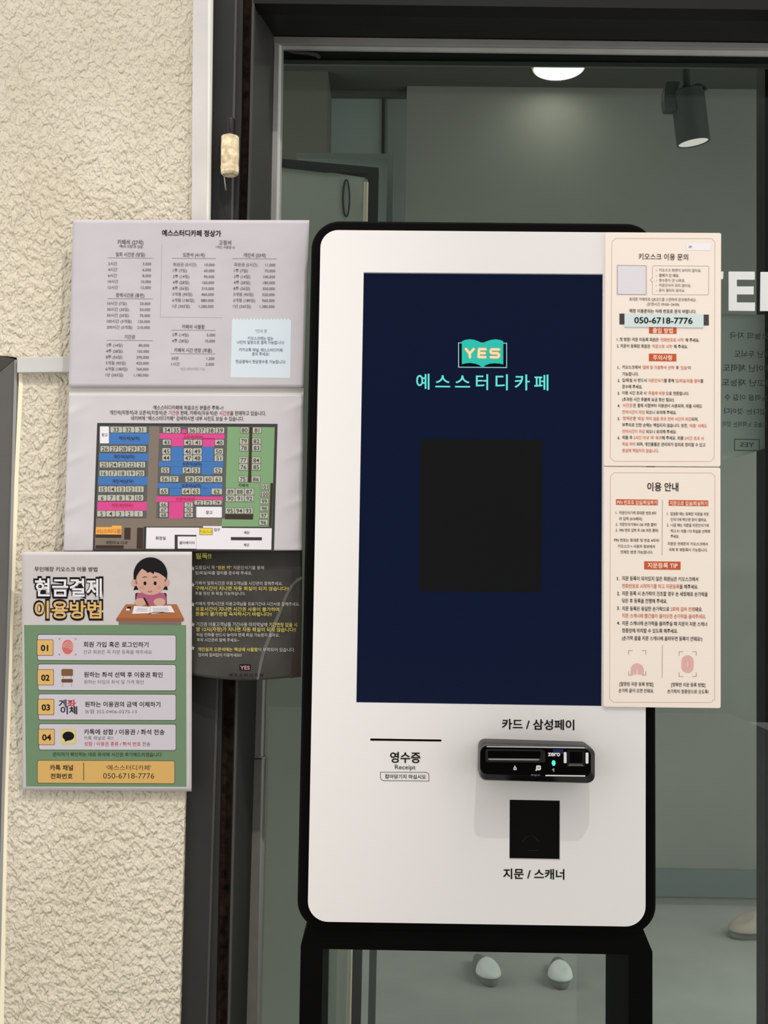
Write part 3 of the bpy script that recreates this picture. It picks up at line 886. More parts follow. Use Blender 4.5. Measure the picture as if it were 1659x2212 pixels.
pr.text('매장 이용문의는 아래 번호로 문의 바랍니다.', 292, 761, 602, 34, INK, 0.01)
pr.rect('dark_strip', M('strip_dark', (72, 66, 68), 0.5, 0.2), 201, 782, 1007, 880, 1)
pb = plate('phone_label', [(1290 + u / 4.175, 490 + v / 4.175) for u, v in ((247, 781), (960, 788), (960, 908), (247, 901))], M('label_pale_blue', (212, 226, 226), 0.4, 0.3), -0.0062, 0.0012, s1)
p2 = Print(1290, 490, 4.175, -0.0062, pb, 0.012)
p2.text('050-6718-7776', 336, 842, 524, 68, INK, 0.012, res=4)
pr.rect('banner#1', BANNER, 468, 902, 716, 962, 1); pr.text('출입 방법', 500, 934, 182, 46, BANTXT, 0.018, layer=3, res=3)
pr.rect('banner#2', BANNER, 466, 1143, 714, 1211, 1); pr.text('주의사항', 503, 1180, 176, 44, BANTXT, 0.018, layer=3, res=3)
KO = [INK, INKO]
for v, u, w, s_ in ((1018, 178, 744, '1. 첫 방문/ 지문 미등록 회원은 |‘전화번호로 시작’| 해 주세요.'), (1077, 178, 640, '2. 지문이 등록된 회원은 |‘지문으로 시작’| 해 주세요.'),
                    (1268, 226, 616, '키오스크에서 |‘결제 및 이용좌석 선택’| 후 |‘입실’|이'), (1327, 226, 148, '가능합니다.'),
                    (1386, 226, 732, '입/퇴실 시 반드시 |지문인식기|를 통해 |입/퇴실/외출 절차|를'), (1442, 226, 182, '준수해 주세요.'),
                    (1500, 226, 604, '이용 시간 초과 시 |‘후불제 비용’|으로 전환됩니다.'), (1557, 226, 466, '(초과된 시간 후불제 요금 정산 필요!)'),
                    (1613, 226, 720, '|‘시간권’|은 결제 시점부터 이용권이 사용되며, 외출 시에도'), (1672, 226, 490, '|잔여시간이 차감| 되오니 유의해 주세요.'),
                    (1731, 226, 686, '|‘정액권’|은 |‘퇴실’ 하지 않을 경우 잔여 시간이 차감|되며,'), (1790, 226, 764, '부주의로 인한 손해는 책임지지 않습니다. 또한, |‘외출’ 시에도'), (1846, 226, 490, '|잔여시간이 차감| 되오니 유의해 주세요.'),
                    (1903, 226, 734, '외출 후 |2시간 이내 ‘꼭’ 복귀|해 주세요. 외출 |2시간 초과 시'), (1962, 226, 750, '|퇴실 처리| 되며, 개인물품은 관리자가 임의로 정리할 수 있고'), (2018, 226, 330, '|분실에 책임지지 않습니다.')):
    pr.text(s_, u, v, w, 33, KO, 0.008)
for v, s_ in ((1268, '1.'), (1384, '2.'), (1500, '3.'), (1612, '4.'), (1729, '5.'), (1901, '6.')):
    pr.text(s_, 185, v, 21, 33, INK, 0.008)

pr = Print(1290, 1000, 4.096, -0.0045, s2, 0.012)
ornament(pr, 118, 86, 1042, 2120, 110, 1040)
pr.text('이용 안내', 444, 212, 274, 74, INK, 0.012, res=4)
pr.rect('banner#3', BANNER, 167, 321, 536, 370, 1); pr.text('PIN 번호로 입실/퇴실하기', 176, 349, 352, 36, BANTXT, 0.016)
pr.rect('banner#4', BANNER, 633, 328, 982, 378, 1); pr.text('지문으로 입실/퇴실하기', 642, 357, 332, 36, BANTXT, 0.016)
pr.path('border_line', BORDERG, [(578, 326), (574, 818)], 4, 0)
pr.path('border_line', BORDERG, [(577, 1612), (575, 1902)], 4, 0)
for u, v, w, s_ in ((165, 442, 358, '1.  지문인식기에 휴대폰 번호 8자'), (196, 494, 202, '리 입력 (010제외)'), (165, 545, 362, '2.  지문인식기에서 OK 버튼 클릭!'), (165, 596, 376, '3.  PIN 번호 입력 후 OK 버튼 클릭!'),
                    (150, 684, 400, 'PIN 번호는 휴대폰 뒷 번호 4자리!'), (183, 738, 328, '키오스크 > 사용자 정보에서'), (206, 789, 288, '언제든 변경 가능합니다.'),
                    (618, 451, 370, '1.  입실할 때는 등록된 지문을 지문'), (650, 502, 320, '인식기에 찍으면 문이 열려요.'), (618, 551, 368, '2.  나갈 때는 지문을 지문인식기에'), (650, 604, 348, '찍고 F1 외출 | F2 퇴실을 선택해'.replace('|', '/')), (650, 650, 76, '주세요.'),
                    (624, 716, 354, '지문은 언제든지 키오스크에서'), (634, 769, 342, '삭제 후 재등록이 가능합니다.')):
    pr.text(s_, u, v, w, 29, INK, 0.004)
pr.rect('banner#5', BANNER, 416, 870, 738, 942, 1); pr.text('지문등록 TIP', 446, 907, 266, 46, BANTXT, 0.018, res=3)
for v, w, s_ in ((1025, 674, '지문 등록이 되어있지 않은 회원님은 키오스크에서'), (1092, 674, '|전화번호로 시작하기를 하고 지문등록|을 해주세요.'), (1158, 758, '지문 등록 시 손가락이 건조할 경우 손 세정제로 손가락을'), (1221, 400, '닦은 후 등록을 진행해 주세요.'),
                 (1292, 712, '지문 등록은 동일한 손가락으로 |2회에 걸쳐 진행|돼요.'), (1355, 744, '|지문 스캐너에 빨간불이 들어오면 손가락을 올려주세요.'), (1422, 752, '지문 스캐너에 손가락을 올려주실 때 지문이 지문 스캐너'), (1485, 494, '정중앙에 위치할 수 있도록 해주세요.'), (1553, 710, '(손가락 끝을 지문 스캐너에 올려두면 등록이 안돼요!)')):
    pr.text(s_, 220, v, w, 38, KO, 0.008)
for v, s_ in ((1022, '1.'), (1154, '2.'), (1283, '3.'), (1415, '4.')):
    pr.text(s_, 176, v, 25, 38, INK, 0.008)
for x0, y0, x1, y1, fi in ((278, 1660, 430, 1878, '#1'), (725, 1670, 877, 1890, '#2')):
    for sx, sy, dx, dy in ((x0, y0, 1, 1), (x1, y0, -1, 1), (x1, y1, -1, -1), (x0, y1, 1, -1)):
        pr.path('finger_icon' + fi, BORDERG, [(sx + dx * 36, sy), (sx, sy), (sx, sy + dy * 36)], 5, 0)
for r_ in (10, 24, 38, 52):
    top = [(354 + r_ * math.cos(math.radians(t)), 1830 + r_ * math.sin(math.radians(t))) for t in range(-180, 1, 12)]
    pr.path('finger_icon#1', PINKF, [(354 - r_ - 1, 1872)] + top + [(354 + r_ + 1, 1872)], 8, 1)
for r_ in (9, 22, 35, 49):
    ring = [(800 + r_ * math.cos(math.radians(t)), 1756 + r_ * math.sin(math.radians(t))) for t in range(-180, 1, 12)]
    ring += [(800 + r_ * math.cos(math.radians(t)), 1804 + r_ * math.sin(math.radians(t))) for t in range(0, 181, 12)]
    pr.path('finger_icon#2', PINKF, ring + ring[:1], 8, 1)
pr.text('[잘못된 지문 등록 방법]', 198, 1957, 298, 35, INK, 0.006); pr.text('손가락 끝이 오면 안돼요.', 190, 2015, 312, 35, INK, 0.006)
pr.text('[정확한 지문 등록 방법]', 656, 1963, 300, 35, INK, 0.006); pr.text('손가락이 정중앙으로 오도록!', 622, 2023, 364, 35, INK, 0.006)

# ------------------------------------------------------------------ notices on the left
# price list
YP = 0.034
pl = thing('price_list', 'white price list sheet, topmost of the notices left of the kiosk', 'notice', P(400, 836, YP))
random.seed(3)


def wob(x, y):
    return 0.0


PLY = lambda x, y: YP + wob(x, y) + 0.0035 * max(0, (175 - x) / 25.0) ** 2 * math.exp(-((y - 500) / 40.0) ** 2)
sheet('sheet', [(157.5, 474.6), (668, 475.6), (656, 837), (148, 836)], PLY, 0.004, 60, 44, PAPER, pl)
plate('foam_mount', [(200, 540), (400, 540), (396, 700), (196, 700)], M('foam_mount_white', (200, 200, 198), 0.8, 0.1), YP + 0.004, YW - YP - 0.004, pl)
pr = Print(140, 460, 3.0722, PLY, pl, 0.012)
pr.text('예스스터디카페 정상가', 645, 134, 392, 40, INK, 0.02, res=3)
pr.text('카페석 (27석)', 350, 194, 172, 32, INKG, 0.014); pr.text('*좌석 지정 후 입실', 360, 223, 156, 20, INKG, 0.01)
pr.text('고정석', 1022, 197, 82, 30, INKG, 0.014); pr.text('*개인 사물함 O', 1000, 227, 128, 19, INKG, 0.006)
for s_, u, v, w, x0, x1 in (('일회 시간권 (당일)', 338, 275, 194, 285, 582), ('정액시간권 (충전)', 338, 546, 190, 285, 582), ('기간권', 395, 822, 70, 278, 582), ('오픈석 (41석)', 783, 278, 146, 708, 1002), ('개인석 (33석)', 1186, 280, 148, 1112, 1406), ('카페석 사물함', 778, 755, 150, 705, 1000), ('카페석 시간 연장 (후불)', 726, 911, 250, 702, 998)):
    pr.text(s_, u, v, w, 27, INKG, 0.012)
    pr.path('rule_line', INKG, [(x0, v + 23), (x1, v + 25)], 2.4, 0)


def table(rows, ul, ur, v0, dv, dul=-1.7, dur=-1.5):
    for i, (a, b) in enumerate(rows):
        v = v0 + i * dv
        pr.text(a, ul + dul * i, v, None, 23, INKG, 0.004); pr.text(b, ur + dur * i, v + 1, None, 23, INKG, 0.004, align='r')


table([('2시간', '3,500'), ('4시간', '6,000'), ('6시간', '8,000'), ('10시간', '10,000'), ('12시간', '12,000')], 288, 573, 336, 39.3, -.6, -.6)
table([('10시간 (7일)', '20,000'), ('30시간 (30일)', '50,000'), ('50시간 (50일)', '70,000'), ('100시간 (3개월)', '120,000'), ('200시간 (5개월)', '210,000')], 282, 568, 600, 39.4, -1, -1)
table([('2주 (14일)', '80,000'), ('4주 (28일)', '150,000'), ('8주 (56일)', '290,000'), ('3개월 (90일)', '420,000'), ('6개월 (180일)', '760,000'), ('1년 (365일)', '1,180,000')], 275, 560, 877, 39.4, -1.2, -1)
table([('회원권 (5시간)', '10,000'), ('1주 (7일)', '60,000'), ('2주 (14일)', '90,000'), ('4주 (28일)', '160,000'), ('8주 (56일)', '310,000'), ('3개월 (90일)', '460,000'), ('6개월 (180일)', '880,000'), ('1년 (365일)', '1,280,000')], 719, 994, 342, 39.4, -1, -1)
table([('회원권 (5시간)', '11,000'), ('1주 (7일)', '70,000'), ('2주 (14일)', '100,000'), ('4주 (28일)', '180,000'), ('8주 (56일)', '350,000'), ('3개월 (90일)', '520,000'), ('6개월 (180일)', '960,000'), ('1년 (365일)', '1,380,000')], 1124, 1397, 343, 39.4, -1, -.8)
table([('2주 (14일)', '5,000'), ('4주 (28일)', '10,000')], 713, 998, 808, 40)
table([('30분', '1,200'), ('1시간', '2,000')], 708, 993, 964, 38)
pr.text('*현금 계좌이체만 가능', 762, 1035, 168, 19, INKL, 0.0)
pr.path('rule_line', INKL, [(645, 206), (634, 690), (1048, 696)], 2.0, 0)
pale = M('note_pale_blue', (200, 210, 219), 0.6, 0.15)
zz = [(1110, 712)] + [(1122 + i * 22.5 + (0 if j == 0 else 11), 696 if j == 0 else 711) for i in range(17) for j in (0, 1)] + [(1502, 712), (1496, 1096), (1100, 1092)]
pr.poly('blue_note', pale, zz, 0)
INKB = M('ink_slate', (96, 112, 130), 0.7, 0.1)
for v, s_, u, w in ((783, '*안내 문', 1262, 80), (832, '키오스크에는 없는', 1214, 170), (859, '나만의 일정으로 결제 가능합니다!', 1142, 314), (909, '카카오톡 채널: 예스스터디카페', 1156, 288), (936, '문의 주세요!', 1242, 114), (987, '현금결제시 현금영수증 가능합니다!', 1134, 330)):
    pr.text(s_, u, v, w, 23, INKB if v > 800 else INKL, 0.005)

# seat plan
YQ = 0.0385
se = thing('seat_plan', 'white sheet with a coloured numbered seating map, under the price list', 'notice', P(400, 1190, YQ))


def SEY(x, y):
    lx = max(0, (205 - x) / 60.0); rx = max(0, (x - 597) / 55.0)
    e = min(1, lx + rx)
    h = y * 0.11 + x * 0.05
    return YQ - e * (0.0016 * max(0, math.sin(h * .55)) ** 6 + 0.0012 * max(0, math.sin(h * .23 + 1.2 + lx)) ** 8 + 0.0006 * math.sin(y * .05 + x * 0.08))


plate('backing_board', [(149.2, 836.5), (656, 838), (653.5, 900), (147, 900)], M('backing_grey', (206, 203, 198), 0.6, 0.15), YQ + 0.001, 0.004, se)
sheet('sheet', [(148.8, 851.5), (655.6, 853), (652.4, 1189), (137, 1191.5)], SEY, 0.003, 90, 90, SLEEVE, se)
plate('foam_mount', [(200, 920), (390, 920), (386, 1060), (196, 1060)], M('foam_mount_white', (200, 200, 198), 0.8, 0.1), YQ + 0.003, YW - YQ - 0.003, se)
pr = Print(140, 830, 3.0722, SEY, se, 0.006)
INKS = M('ink_soft_black', (60, 54, 56), 0.7, 0.1); KR = [INKS, INKR]
pr.text('예스스터디카페에 처음오신 분들은 주목~!!', 588, 155, 464, 28, INKS, 0.006)
pr.text('개인석(지정석)과 오픈석(지정석)은 |기간권| 판매, 카페석(자유석)은 |시간권|을 판매하고 있습니다.', 298, 190, 1036, 29, KR, 0.006)
pr.text('네이버에 “예스스터디카페” 검색하시면 내부 사진도 보실 수 있습니다.', 440, 227, 748, 29, INKS, 0.006)
mp_ = 'printed_map'
C = lambda n_, c: M('map_' + n_, c, 0.6, 0.2)
GREY, BLUE, PINK, GREEN, BROWN, TAN, SEAT, SEATE = C('grey', (98, 98, 97)), C('blue', (70, 122, 190)), C('pink', (222, 78, 148)), C('green', (132, 170, 124)), C('brown', (66, 50, 42)), C('tan', (132, 120, 108)), C('seat', (190, 191, 178)), C('seat_edge', (74, 74, 68))
DKG = C('dark', (62, 62, 62))
pr.poly(mp_, DKG, [(215, 257), (1412, 263), (1388, 1108), (185, 1108)], 0)
pr.poly(mp_, GREY, [(232, 275), (1396, 282), (1374, 945), (205, 945)], 1)
pr.poly(mp_, TAN, [(560, 280), (628, 281), (607, 890), (1042, 890), (1040, 945), (205, 945), (208, 890), (542, 890)], 2)
pr.poly(mp_, GREEN, [(1080, 283), (1392, 286), (1374, 946), (1040, 945), (1044, 892), (1062, 890)], 2)
pr.poly(mp_, TAN, [(205, 945), (524, 945), (520, 1094), (198, 1094)], 2)
for m_, x0, y0, x1, y1 in ((BLUE, 298, 322, 562, 398), (BLUE, 228, 458, 556, 508), (BLUE, 222, 612, 551, 668), (PINK, 217, 778, 545, 838),
                           (PINK, 628, 325, 1060, 362), (PINK, 707, 360, 790, 412), (PINK, 776, 300, 808, 330), (PINK, 915, 360, 995, 414),
                           (BLUE, 707, 415, 788, 511), (BLUE, 910, 415, 990, 511), (BLUE, 625, 511, 1052, 547), (BLUE, 704, 549, 785, 600), (BLUE, 907, 549, 987, 600), (BLUE, 615, 655, 1047, 690), (BLUE, 697, 688, 775, 738), (BLUE, 902, 688, 972, 738),
                           (PINK, 608, 743, 1049, 781), (PINK, 692, 780, 790, 890)):
    pr.rect(mp_, m_, x0, y0, x1, y1, 3, lean=0.03)
for m_, pts in ((BROWN, [(1225, 283), (1245, 284), (1236, 652), (1216, 651)]), (BROWN, [(1365, 655), (1382, 656), (1372, 945), (1354, 944)]), (BROWN, [(1063, 862), (1251, 863), (1249, 898), (1062, 896)]),
                (C('orange', (246, 184, 84)), [(207, 948), (312, 948), (313, 938), (377, 939), (375, 998), (205, 996)]), (BROWN, [(205, 997), (375, 998), (374, 1020), (204, 1018)]),
                (BROWN, [(396, 952), (437, 953), (435, 1032), (394, 1031)]), (BROWN, [(480, 952), (521, 953), (518, 1092), (476, 1091)]), (BROWN, [(204, 1068), (391, 1069), (390, 1092), (203, 1091)]),
                (PWHITE, [(542, 951), (918, 952), (918, 941), (1042, 942), (1042, 954), (1374, 956), (1370, 1098), (538, 1092)])):
    pr.poly(mp_, m_, pts, 3)
pr.rect(mp_, DKG, 729, 999, 873, 1096, 4); pr.rect(mp_, PWHITE, 749, 1010, 872, 1091, 5)
pr.rect(mp_, C('yellow', (238, 228, 60)), 895, 955, 980, 998, 4); pr.frame(mp_, INKG, 895, 955, 980, 998, 3, 5)
pr.rect(mp_, DKG, 1102, 1014, 1308, 1035, 4)
for x0, y0, x1, y1 in ((233, 280, 293, 392), (873, 813, 1042, 884)):
    pr.rect(mp_, PWHITE, x0, y0, x1, y1, 4, r=5)


def seats(x0, x1, y0, y1, rows):
    if not isinstance(rows[0], (list, tuple)):
        rows = [rows]
    hh = (y1 - y0) / len(rows)
    for j, row in enumerate(rows):
        ww = (x1 - x0) / len(row)
        for i, nmb in enumerate(row):
            a, b = x0 + i * ww, y0 + j * hh
            pr.rect(mp_, SEATE, a, b, a + ww, b + hh, 5, r=4)
            pr.rect(mp_, SEAT, a + 2, b + 2, a + ww - 2, b + hh - 2, 6, r=4)
            pr.text(str(nmb), a + ww / 2, b + hh / 2, None, min(36, hh * .85), INKS, 0.008, 'c', 7, 'map_numbers')


for s_ in ((300, 545, 280, 322, [33, 32, 31]), (235, 540, 408, 450, [26, 27, 28, 29, 30]), (230, 535, 513, 555, [25, 24, 23, 22, 21]), (228, 530, 570, 612, [16, 17, 18, 19, 20]), (222, 525, 675, 718, [15, 14, 13, 12, 11]), (218, 523, 733, 775, [6, 7, 8, 9, 10]), (213, 520, 838, 880, [5, 4, 3, 2, 1]),
           (650, 770, 283, 325, [34, 35]), (815, 1060, 285, 327, [36, 37, 38, 39]), (648, 705, 365, 405, [43]), (790, 912, 365, 407, [42, 41]), (995, 1057, 366, 407, [40]), (645, 703, 422, 510, [[45], [44]]), (788, 910, 423, 512, [[46, 49], [47, 48]]), (992, 1052, 424, 513, [[50], [51]]),
           (637, 695, 550, 592, [55]), (780, 900, 550, 593, [54, 53]), (987, 1047, 550, 594, [52]), (632, 756, 608, 650, [56, 57]), (798, 1047, 608, 652, [58, 59, 60, 61]), (628, 688, 688, 732, [65]), (775, 900, 688, 733, [64, 63]), (972, 1045, 690, 733, [62]), (627, 685, 780, 884, [[66], [67], [68]]), (793, 852, 782, 884, [[71], [70], [69]]), (858, 1042, 768, 802, [72, 73, 74]),
           (1165, 1222, 283, 325, [80]), (1245, 1305, 284, 326, [81]), (1160, 1218, 354, 444, [[79], [78]]), (1242, 1302, 356, 445, [[82], [83]]), (1155, 1215, 480, 572, [[77], [76]]), (1240, 1300, 482, 572, [[84], [85]]), (1150, 1212, 608, 650, [75]), (1238, 1298, 608, 652, [86]),
           (1068, 1255, 690, 780, [[89, 88, 87], [90, 91, 92]]), (1065, 1250, 818, 860, [95, 94, 93]), (1298, 1355, 662, 700, [101]), (1297, 1355, 710, 747, [100]), (1296, 1353, 757, 795, [99]), (1294, 1352, 805, 842, [98]), (1291, 1350, 852, 890, [97]), (1288, 1348, 898, 936, [96])):
    seats(*s_)
for s_, u, v, h, mt in (('개인석(남자)', 428, 358, 24, INKS), ('개인석(남자)', 392, 480, 24, INKS), ('개인석(남자)', 385, 643, 24, INKS), ('개인석(여자)', 380, 803, 24, INKR), ('오픈석(여자)', 852, 350, 22, INKR), ('오픈석(남자)', 845, 529, 22, INKS), ('오픈석(남자)', 840, 673, 22, INKS), ('오픈석(여자)', 802, 762, 22, INKR), ('카페석', 1185, 671, 22, INKS),
                        ('창고', 264, 336, 20, INKS), ('창고', 958, 851, 22, INKS), ('102(스터디룸)', 292, 974, 28, INKO), ('세면대 & CUP', 344, 1050, 22, INKS), ('화장실', 636, 1021, 22, INKS), ('엘리베이터', 810, 1052, 20, INKS), ('키오스크', 937, 977, 22, INKO), ('입구', 1010, 965, 20, INKS), ('계단', 1207, 985, 19, INKS), ('계단', 1205, 1067, 19, INKS)):
    pr.text(s_, u, v, None, h, mt, 0.008, 'c', 7, 'map_numbers')

# black rules sheet with curling lower edge
BLK = M('black_photo_paper', (62, 60, 57), 0.35, 0.25, 0.12, 18)
bl = thing('rules_sheet', 'black curled sheet with yellow and white lettering beside the kiosk', 'notice', P(530, 1460, 0.05))


def BLY(x, y):
    s = max(0, (y - 1200) / 265.0); c_ = (x - 530) / 120.0
    return 0.054 - 0.014 * s * s * (1 - 0.75 * c_ * c_) + 0.002


sheet('sheet', [(404, 1186), (653.2, 1186), (650.2, 1462), (404, 1457)], BLY, 0.0008, 40, 40, BLK, bl, lambda s, r: (0, (10 * math.sin(math.pi * min(1, s * 1.05))) * r ** 3))
pr = Print(400, 1180, 5.925, lambda x, y: BLY(x, y) - 0.0004, bl, 0.006, cut=60)
YELI, WHI = M('ink_yellow', (206, 190, 92), 0.6, 0.15), M('ink_white', (178, 176, 170), 0.6, 0.15)
pr.poly('ribbon_print', M('ribbon_grey', (92, 92, 89), 0.4, 0.25), [(1492, 388), (1430, 410), (1345, 500), (1270, 640), (1215, 790), (1140, 950), (1060, 1150), (985, 1340), (945, 1500), (915, 1702), (942, 1704), (975, 1560), (1020, 1370), (1090, 1200), (1170, 1000), (1230, 850), (1280, 720), (1330, 600), (1400, 490), (1494, 420)], 1)
pr.poly('ribbon_print', M('ribbon_brown', (58, 50, 44), 0.4, 0.25), [(1440, 640), (1480, 560), (1484, 1670), (1330, 1690), (1390, 1350), (1430, 1000)], 1)
YW_ = [WHI, YELI]
pr.text('필독!!', 132, 124, 202, 74, M('ink_bright_yellow', (232, 220, 110), 0.6, 0.15), 0.02, res=3)
for v, u, w, h, s_ in ((272, 128, 880, 46, '입출입시 꼭 |“원본 싹”| 지문인식기를 통해'), (342, 128, 728, 44, '입/퇴실/외출 절차를 준수해 주세요.'),
                       (474, 128, 1120, 46, '카페석 일회시간권 이용고객님들 시간관리 잘해주세요.'), (540, 132, 1190, 52, '|구매시간이 지나면 자동 퇴실이 되지 않습니다!!'), (604, 128, 644, 44, '추불 정산 후 퇴실 가능하십니다.'),
                       (738, 130, 1336, 46, '카페석 정액시간권 이용고객님들 유효기간내 시간사용 잘해주세요.'), (806, 134, 1068, 52, '|유효시간이 지나면 시간권 사용이 불가하며'), (868, 134, 974, 50, '|환불이 불가한점 숙지하시기 바랍니다!!'),
                       (1002, 140, 1292, 52, '기간권 이용고객님들 기간사용 마지막날에 |기간연장 없을 시'), (1065, 142, 1276, 54, '|밤 12시(자정)가 지나면 자동 퇴실이 되지 않습니다!!'), (1135, 144, 1064, 44, '퇴실 전화를 반드시 놓아야 면제 퇴실 가능함지 몰라요.'), (1200, 148, 542, 44, '꼭꼭 시간관리 잘해 주세요~'),
                       (1322, 160, 1246, 48, '|개인실과 오픈석에는 책상에 사물함|이 부착되어 있습니다.'), (1392, 168, 556, 44, '정리에 힘써없이 이용하세요!!')):
    pr.text(s_, u, v, w, h, YW_, 0.006)
for v in (284, 494, 746, 1002, 1304):
    pr.poly('star_print#%d' % v, WHI, [(98 + (30 if i % 2 == 0 else 12) * math.sin(i * math.pi / 5), v - (36 if i % 2 == 0 else 15) * math.cos(i * math.pi / 5)) for i in range(10)], 2)
pr.rect('emblem', M('emblem_black', (16, 13, 13), 0.5, 0.2), 694, 1510, 838, 1588, 1, r=10)
pr.text('YES', 704, 1552, 122, 60, M('emblem_pink', (206, 150, 150), 0.6, 0.15), 0.01)
pr.text('예 스 스 터 디 카 페', 560, 1650, 436, 42, M('emblem_dark', (22, 20, 20), 0.6, 0.15), 0.01)

# payment guide poster
YR2 = 0.028
gr = thing('payment_guide', 'green and white payment guide poster with drawing of a girl at a desk', 'notice', P(230, 1708, YR2))


def GRY(x, y):
    return YR2 + 0.032 * max(0, y - 1192) / 516.0 - 0.004 * max(0, (x - 404) / 10.0) ** 2 * max(0, (y - 1450) / 260.0)


sheet('sheet', [(47.3, 1191.7), (414.4, 1191.7), (413.5, 1709.5), (48.6, 1707.5)], GRY, 0.002, 44, 60, M('poster_paper', (212, 206, 206), 0.6, 0.2, 0.01, 14, 0.004, 9), gr)
plate('foam_mount', [(120, 1390), (360, 1390), (358, 1440), (118, 1440)], M('foam_mount_white', (200, 200, 198), 0.8, 0.1), YW - 0.024, 0.024, gr)
pr = Print(30, 1180, 4.0975, GRY, gr, 0.004)
GR = M('poster_green', (116, 146, 112), 0.6, 0.2); CARD = M('poster_card', (214, 208, 218), 0.6, 0.2); OCH = M('poster_ochre', (232, 186, 112), 0.6, 0.2); LIN = M('poster_outline', (60, 62, 50), 0.6, 0.2)
pr.poly('green_panel', GR, [(90, 697), (1524, 698), (1527, 2128), (108, 2126)], 0)
pr.text('무인매장 키오스크 이용 방법', 182, 203, 556, 40, INK, 0.006, res=3)
for hn, (s_, u, v, w, h, mt) in enumerate((('현금결제', 186, 366, 592, 152, M('poster_white', (240, 238, 244), 0.6, 0.2)), ('이용방법', 184, 562, 592, 146, OCH))):
    pr.text(s_, u - 14, v, w + 28, h + 16, INK, 0.075, layer=3, part='headline#%d' % hn, res=3)
    pr.text(s_, u, v, w, h, mt, 0.02, layer=4, part='headline#%d' % hn, res=3)
ycards = ((780, 1010), (1042, 1275), (1306, 1537), (1570, 1803))
tx = ((870, 575, '회원 가입 혹은 로그인하기', 936, 605, '신규 회원은 꼭 지문 등록을 해주세요'), (1137, 696, '원하는 좌석 선택 후 이용권 확인', 1202, 528, '원하는 타입의 좌석 및 가격 확인'), (1399, 668, '원하는 이용권의 금액 이체하기', 1463, 600, '농협 352-0406-0275-13'), (1644, 714, '카톡에 성함 / 이용권 / 좌석 전송', 1698, 258, '카톡 채널로 꼭!!'))
for i, (y0, y1) in enumerate(ycards):
    d_ = i * 4
    pr.rect('step_card#%d' % i, LIN, 208 + d_, y0 - 2, 1436, y1 + 2, 1, r=18)
    pr.rect('step_card#%d' % i, CARD, 212 + d_, y0 + 3, 1432, y1 - 3, 2, r=16)
    c0 = (y0 + y1) / 2
    pr.rect('step_number#%d' % i, LIN, 203 + d_, c0 - 70, 349 + d_, c0 + 72, 3, r=10)
    pr.rect('step_number#%d' % i, OCH, 207 + d_, c0 - 66, 345 + d_, c0 + 68, 4, r=8)
    pr.text('0%d' % (i + 1), 238 + d_, c0 + 3, 66 + (8 if i else 0) + (6 if i == 3 else 0), 64, INK, 0.03, layer=5, part='step_number#%d' % i, res=4)
    v, w, s_, v2, w2, s2_ = tx[i]
    pr.text(s_, 616 + (12 if i == 2 else 4 * (i > 0)), v, w, 46, INK, 0.016, res=3); pr.text(s2_, 616 + (12 if i == 2 else 4 * (i > 0)), v2, w2 if i != 2 else 460, 35, INKG, 0.0)
pr.text('성함 / 이용권 종류 / 좌석 번호| 전송', 622, 1750, 586, 36, [INKR, INKG], 0.008)
pr.text('관리자가 확인하는 대로 좌석에 시간권 추가해드리겠습니다', 344, 1843, 964, 36, M('ink_deep_green', (52, 72, 52), 0.7, 0.1), 0.006)
pr.rect('contact_box', LIN, 206, 1893, 1425, 2098, 1, r=16); pr.rect('contact_box', M('poster_orange', (226, 182, 108), 0.6, 0.2), 210, 1897, 1421, 2094, 2, r=14)
pr.path('contact_box', LIN, [(618, 1915), (617, 2072)], 6, 3)
pr.text('카톡 채널', 318, 1960, 206, 48, INK, 0.018, res=3); pr.text('전화번호', 324, 2035, 196, 46, INK, 0.018, res=3)
pr.text('‘예스스터디카페’', 815, 1960, 400, 46, M('ink_brown_black', (48, 38, 28), 0.7, 0.1), 0.0, res=3); pr.text('050-6718-7776', 790, 2030, 452, 60, M('ink_brown_black', (48, 38, 28)), -0.004, res=4)
# step pictures
FR = M('poster_finger_red', (212, 112, 108), 0.6, 0.2); FL = M('poster_finger_pale', (232, 200, 200), 0.6, 0.2)
pr.rect('step_picture#0', FL, 412, 826, 542, 966, 3, r=50)
for sx, sy, dx, dy in ((400, 818, 1, 1), (550, 818, -1, 1), (550, 962, -1, -1), (400, 962, 1, -1)):
    pr.path('step_picture#0', INKG, [(sx + dx * 14, sy), (sx, sy), (sx, sy + dy * 14)], 4, 3)
pr.oval('step_picture#0', FR, 476, 892, 50, 64, 4)
for r_ in (12, 24, 36, 46):
    pr.arc('step_picture#0', FL, 478, 904, r_, r_ * 1.25, -170, 20, 4, 5)
BRN, DBR = M('poster_chair_brown', (134, 92, 60), 0.6, 0.2), M('poster_chair_dark', (116, 72, 50), 0.6, 0.2)
pr.rect('step_picture#1', BRN, 420, 1086, 523, 1148, 3, r=12); pr.rect('step_picture#1', DBR, 420, 1174, 522, 1206, 3, r=12)
for x_ in (436, 506):
    pr.path('step_picture#1', INKL, [(x_, 1148), (x_, 1176)], 6, 3); pr.path('step_picture#1', INKL, [(x_ - 4 if x_ < 470 else x_ + 4, 1206), (x_ - 6 if x_ < 470 else x_ + 6, 1246)], 6, 3)
NAVY = M('poster_navy', (30, 36, 72), 0.6, 0.2)
pr.text('계|좌', 396, 1392, 152, 66, [NAVY, INKR], 0.022, layer=4, part='step_picture#2', res=3); pr.text('이|체', 412, 1452, 148, 66, [NAVY, INK], 0.022, layer=4, part='step_picture#2', res=3)
pr.rect('step_picture#3', M('poster_badge_yellow', (228, 208, 120), 0.6, 0.2), 414, 1616, 550, 1754, 3, r=26); pr.rect('step_picture#3', M('poster_badge_pale', (224, 212, 160), 0.6, 0.2), 424, 1626, 540, 1744, 4, r=20)
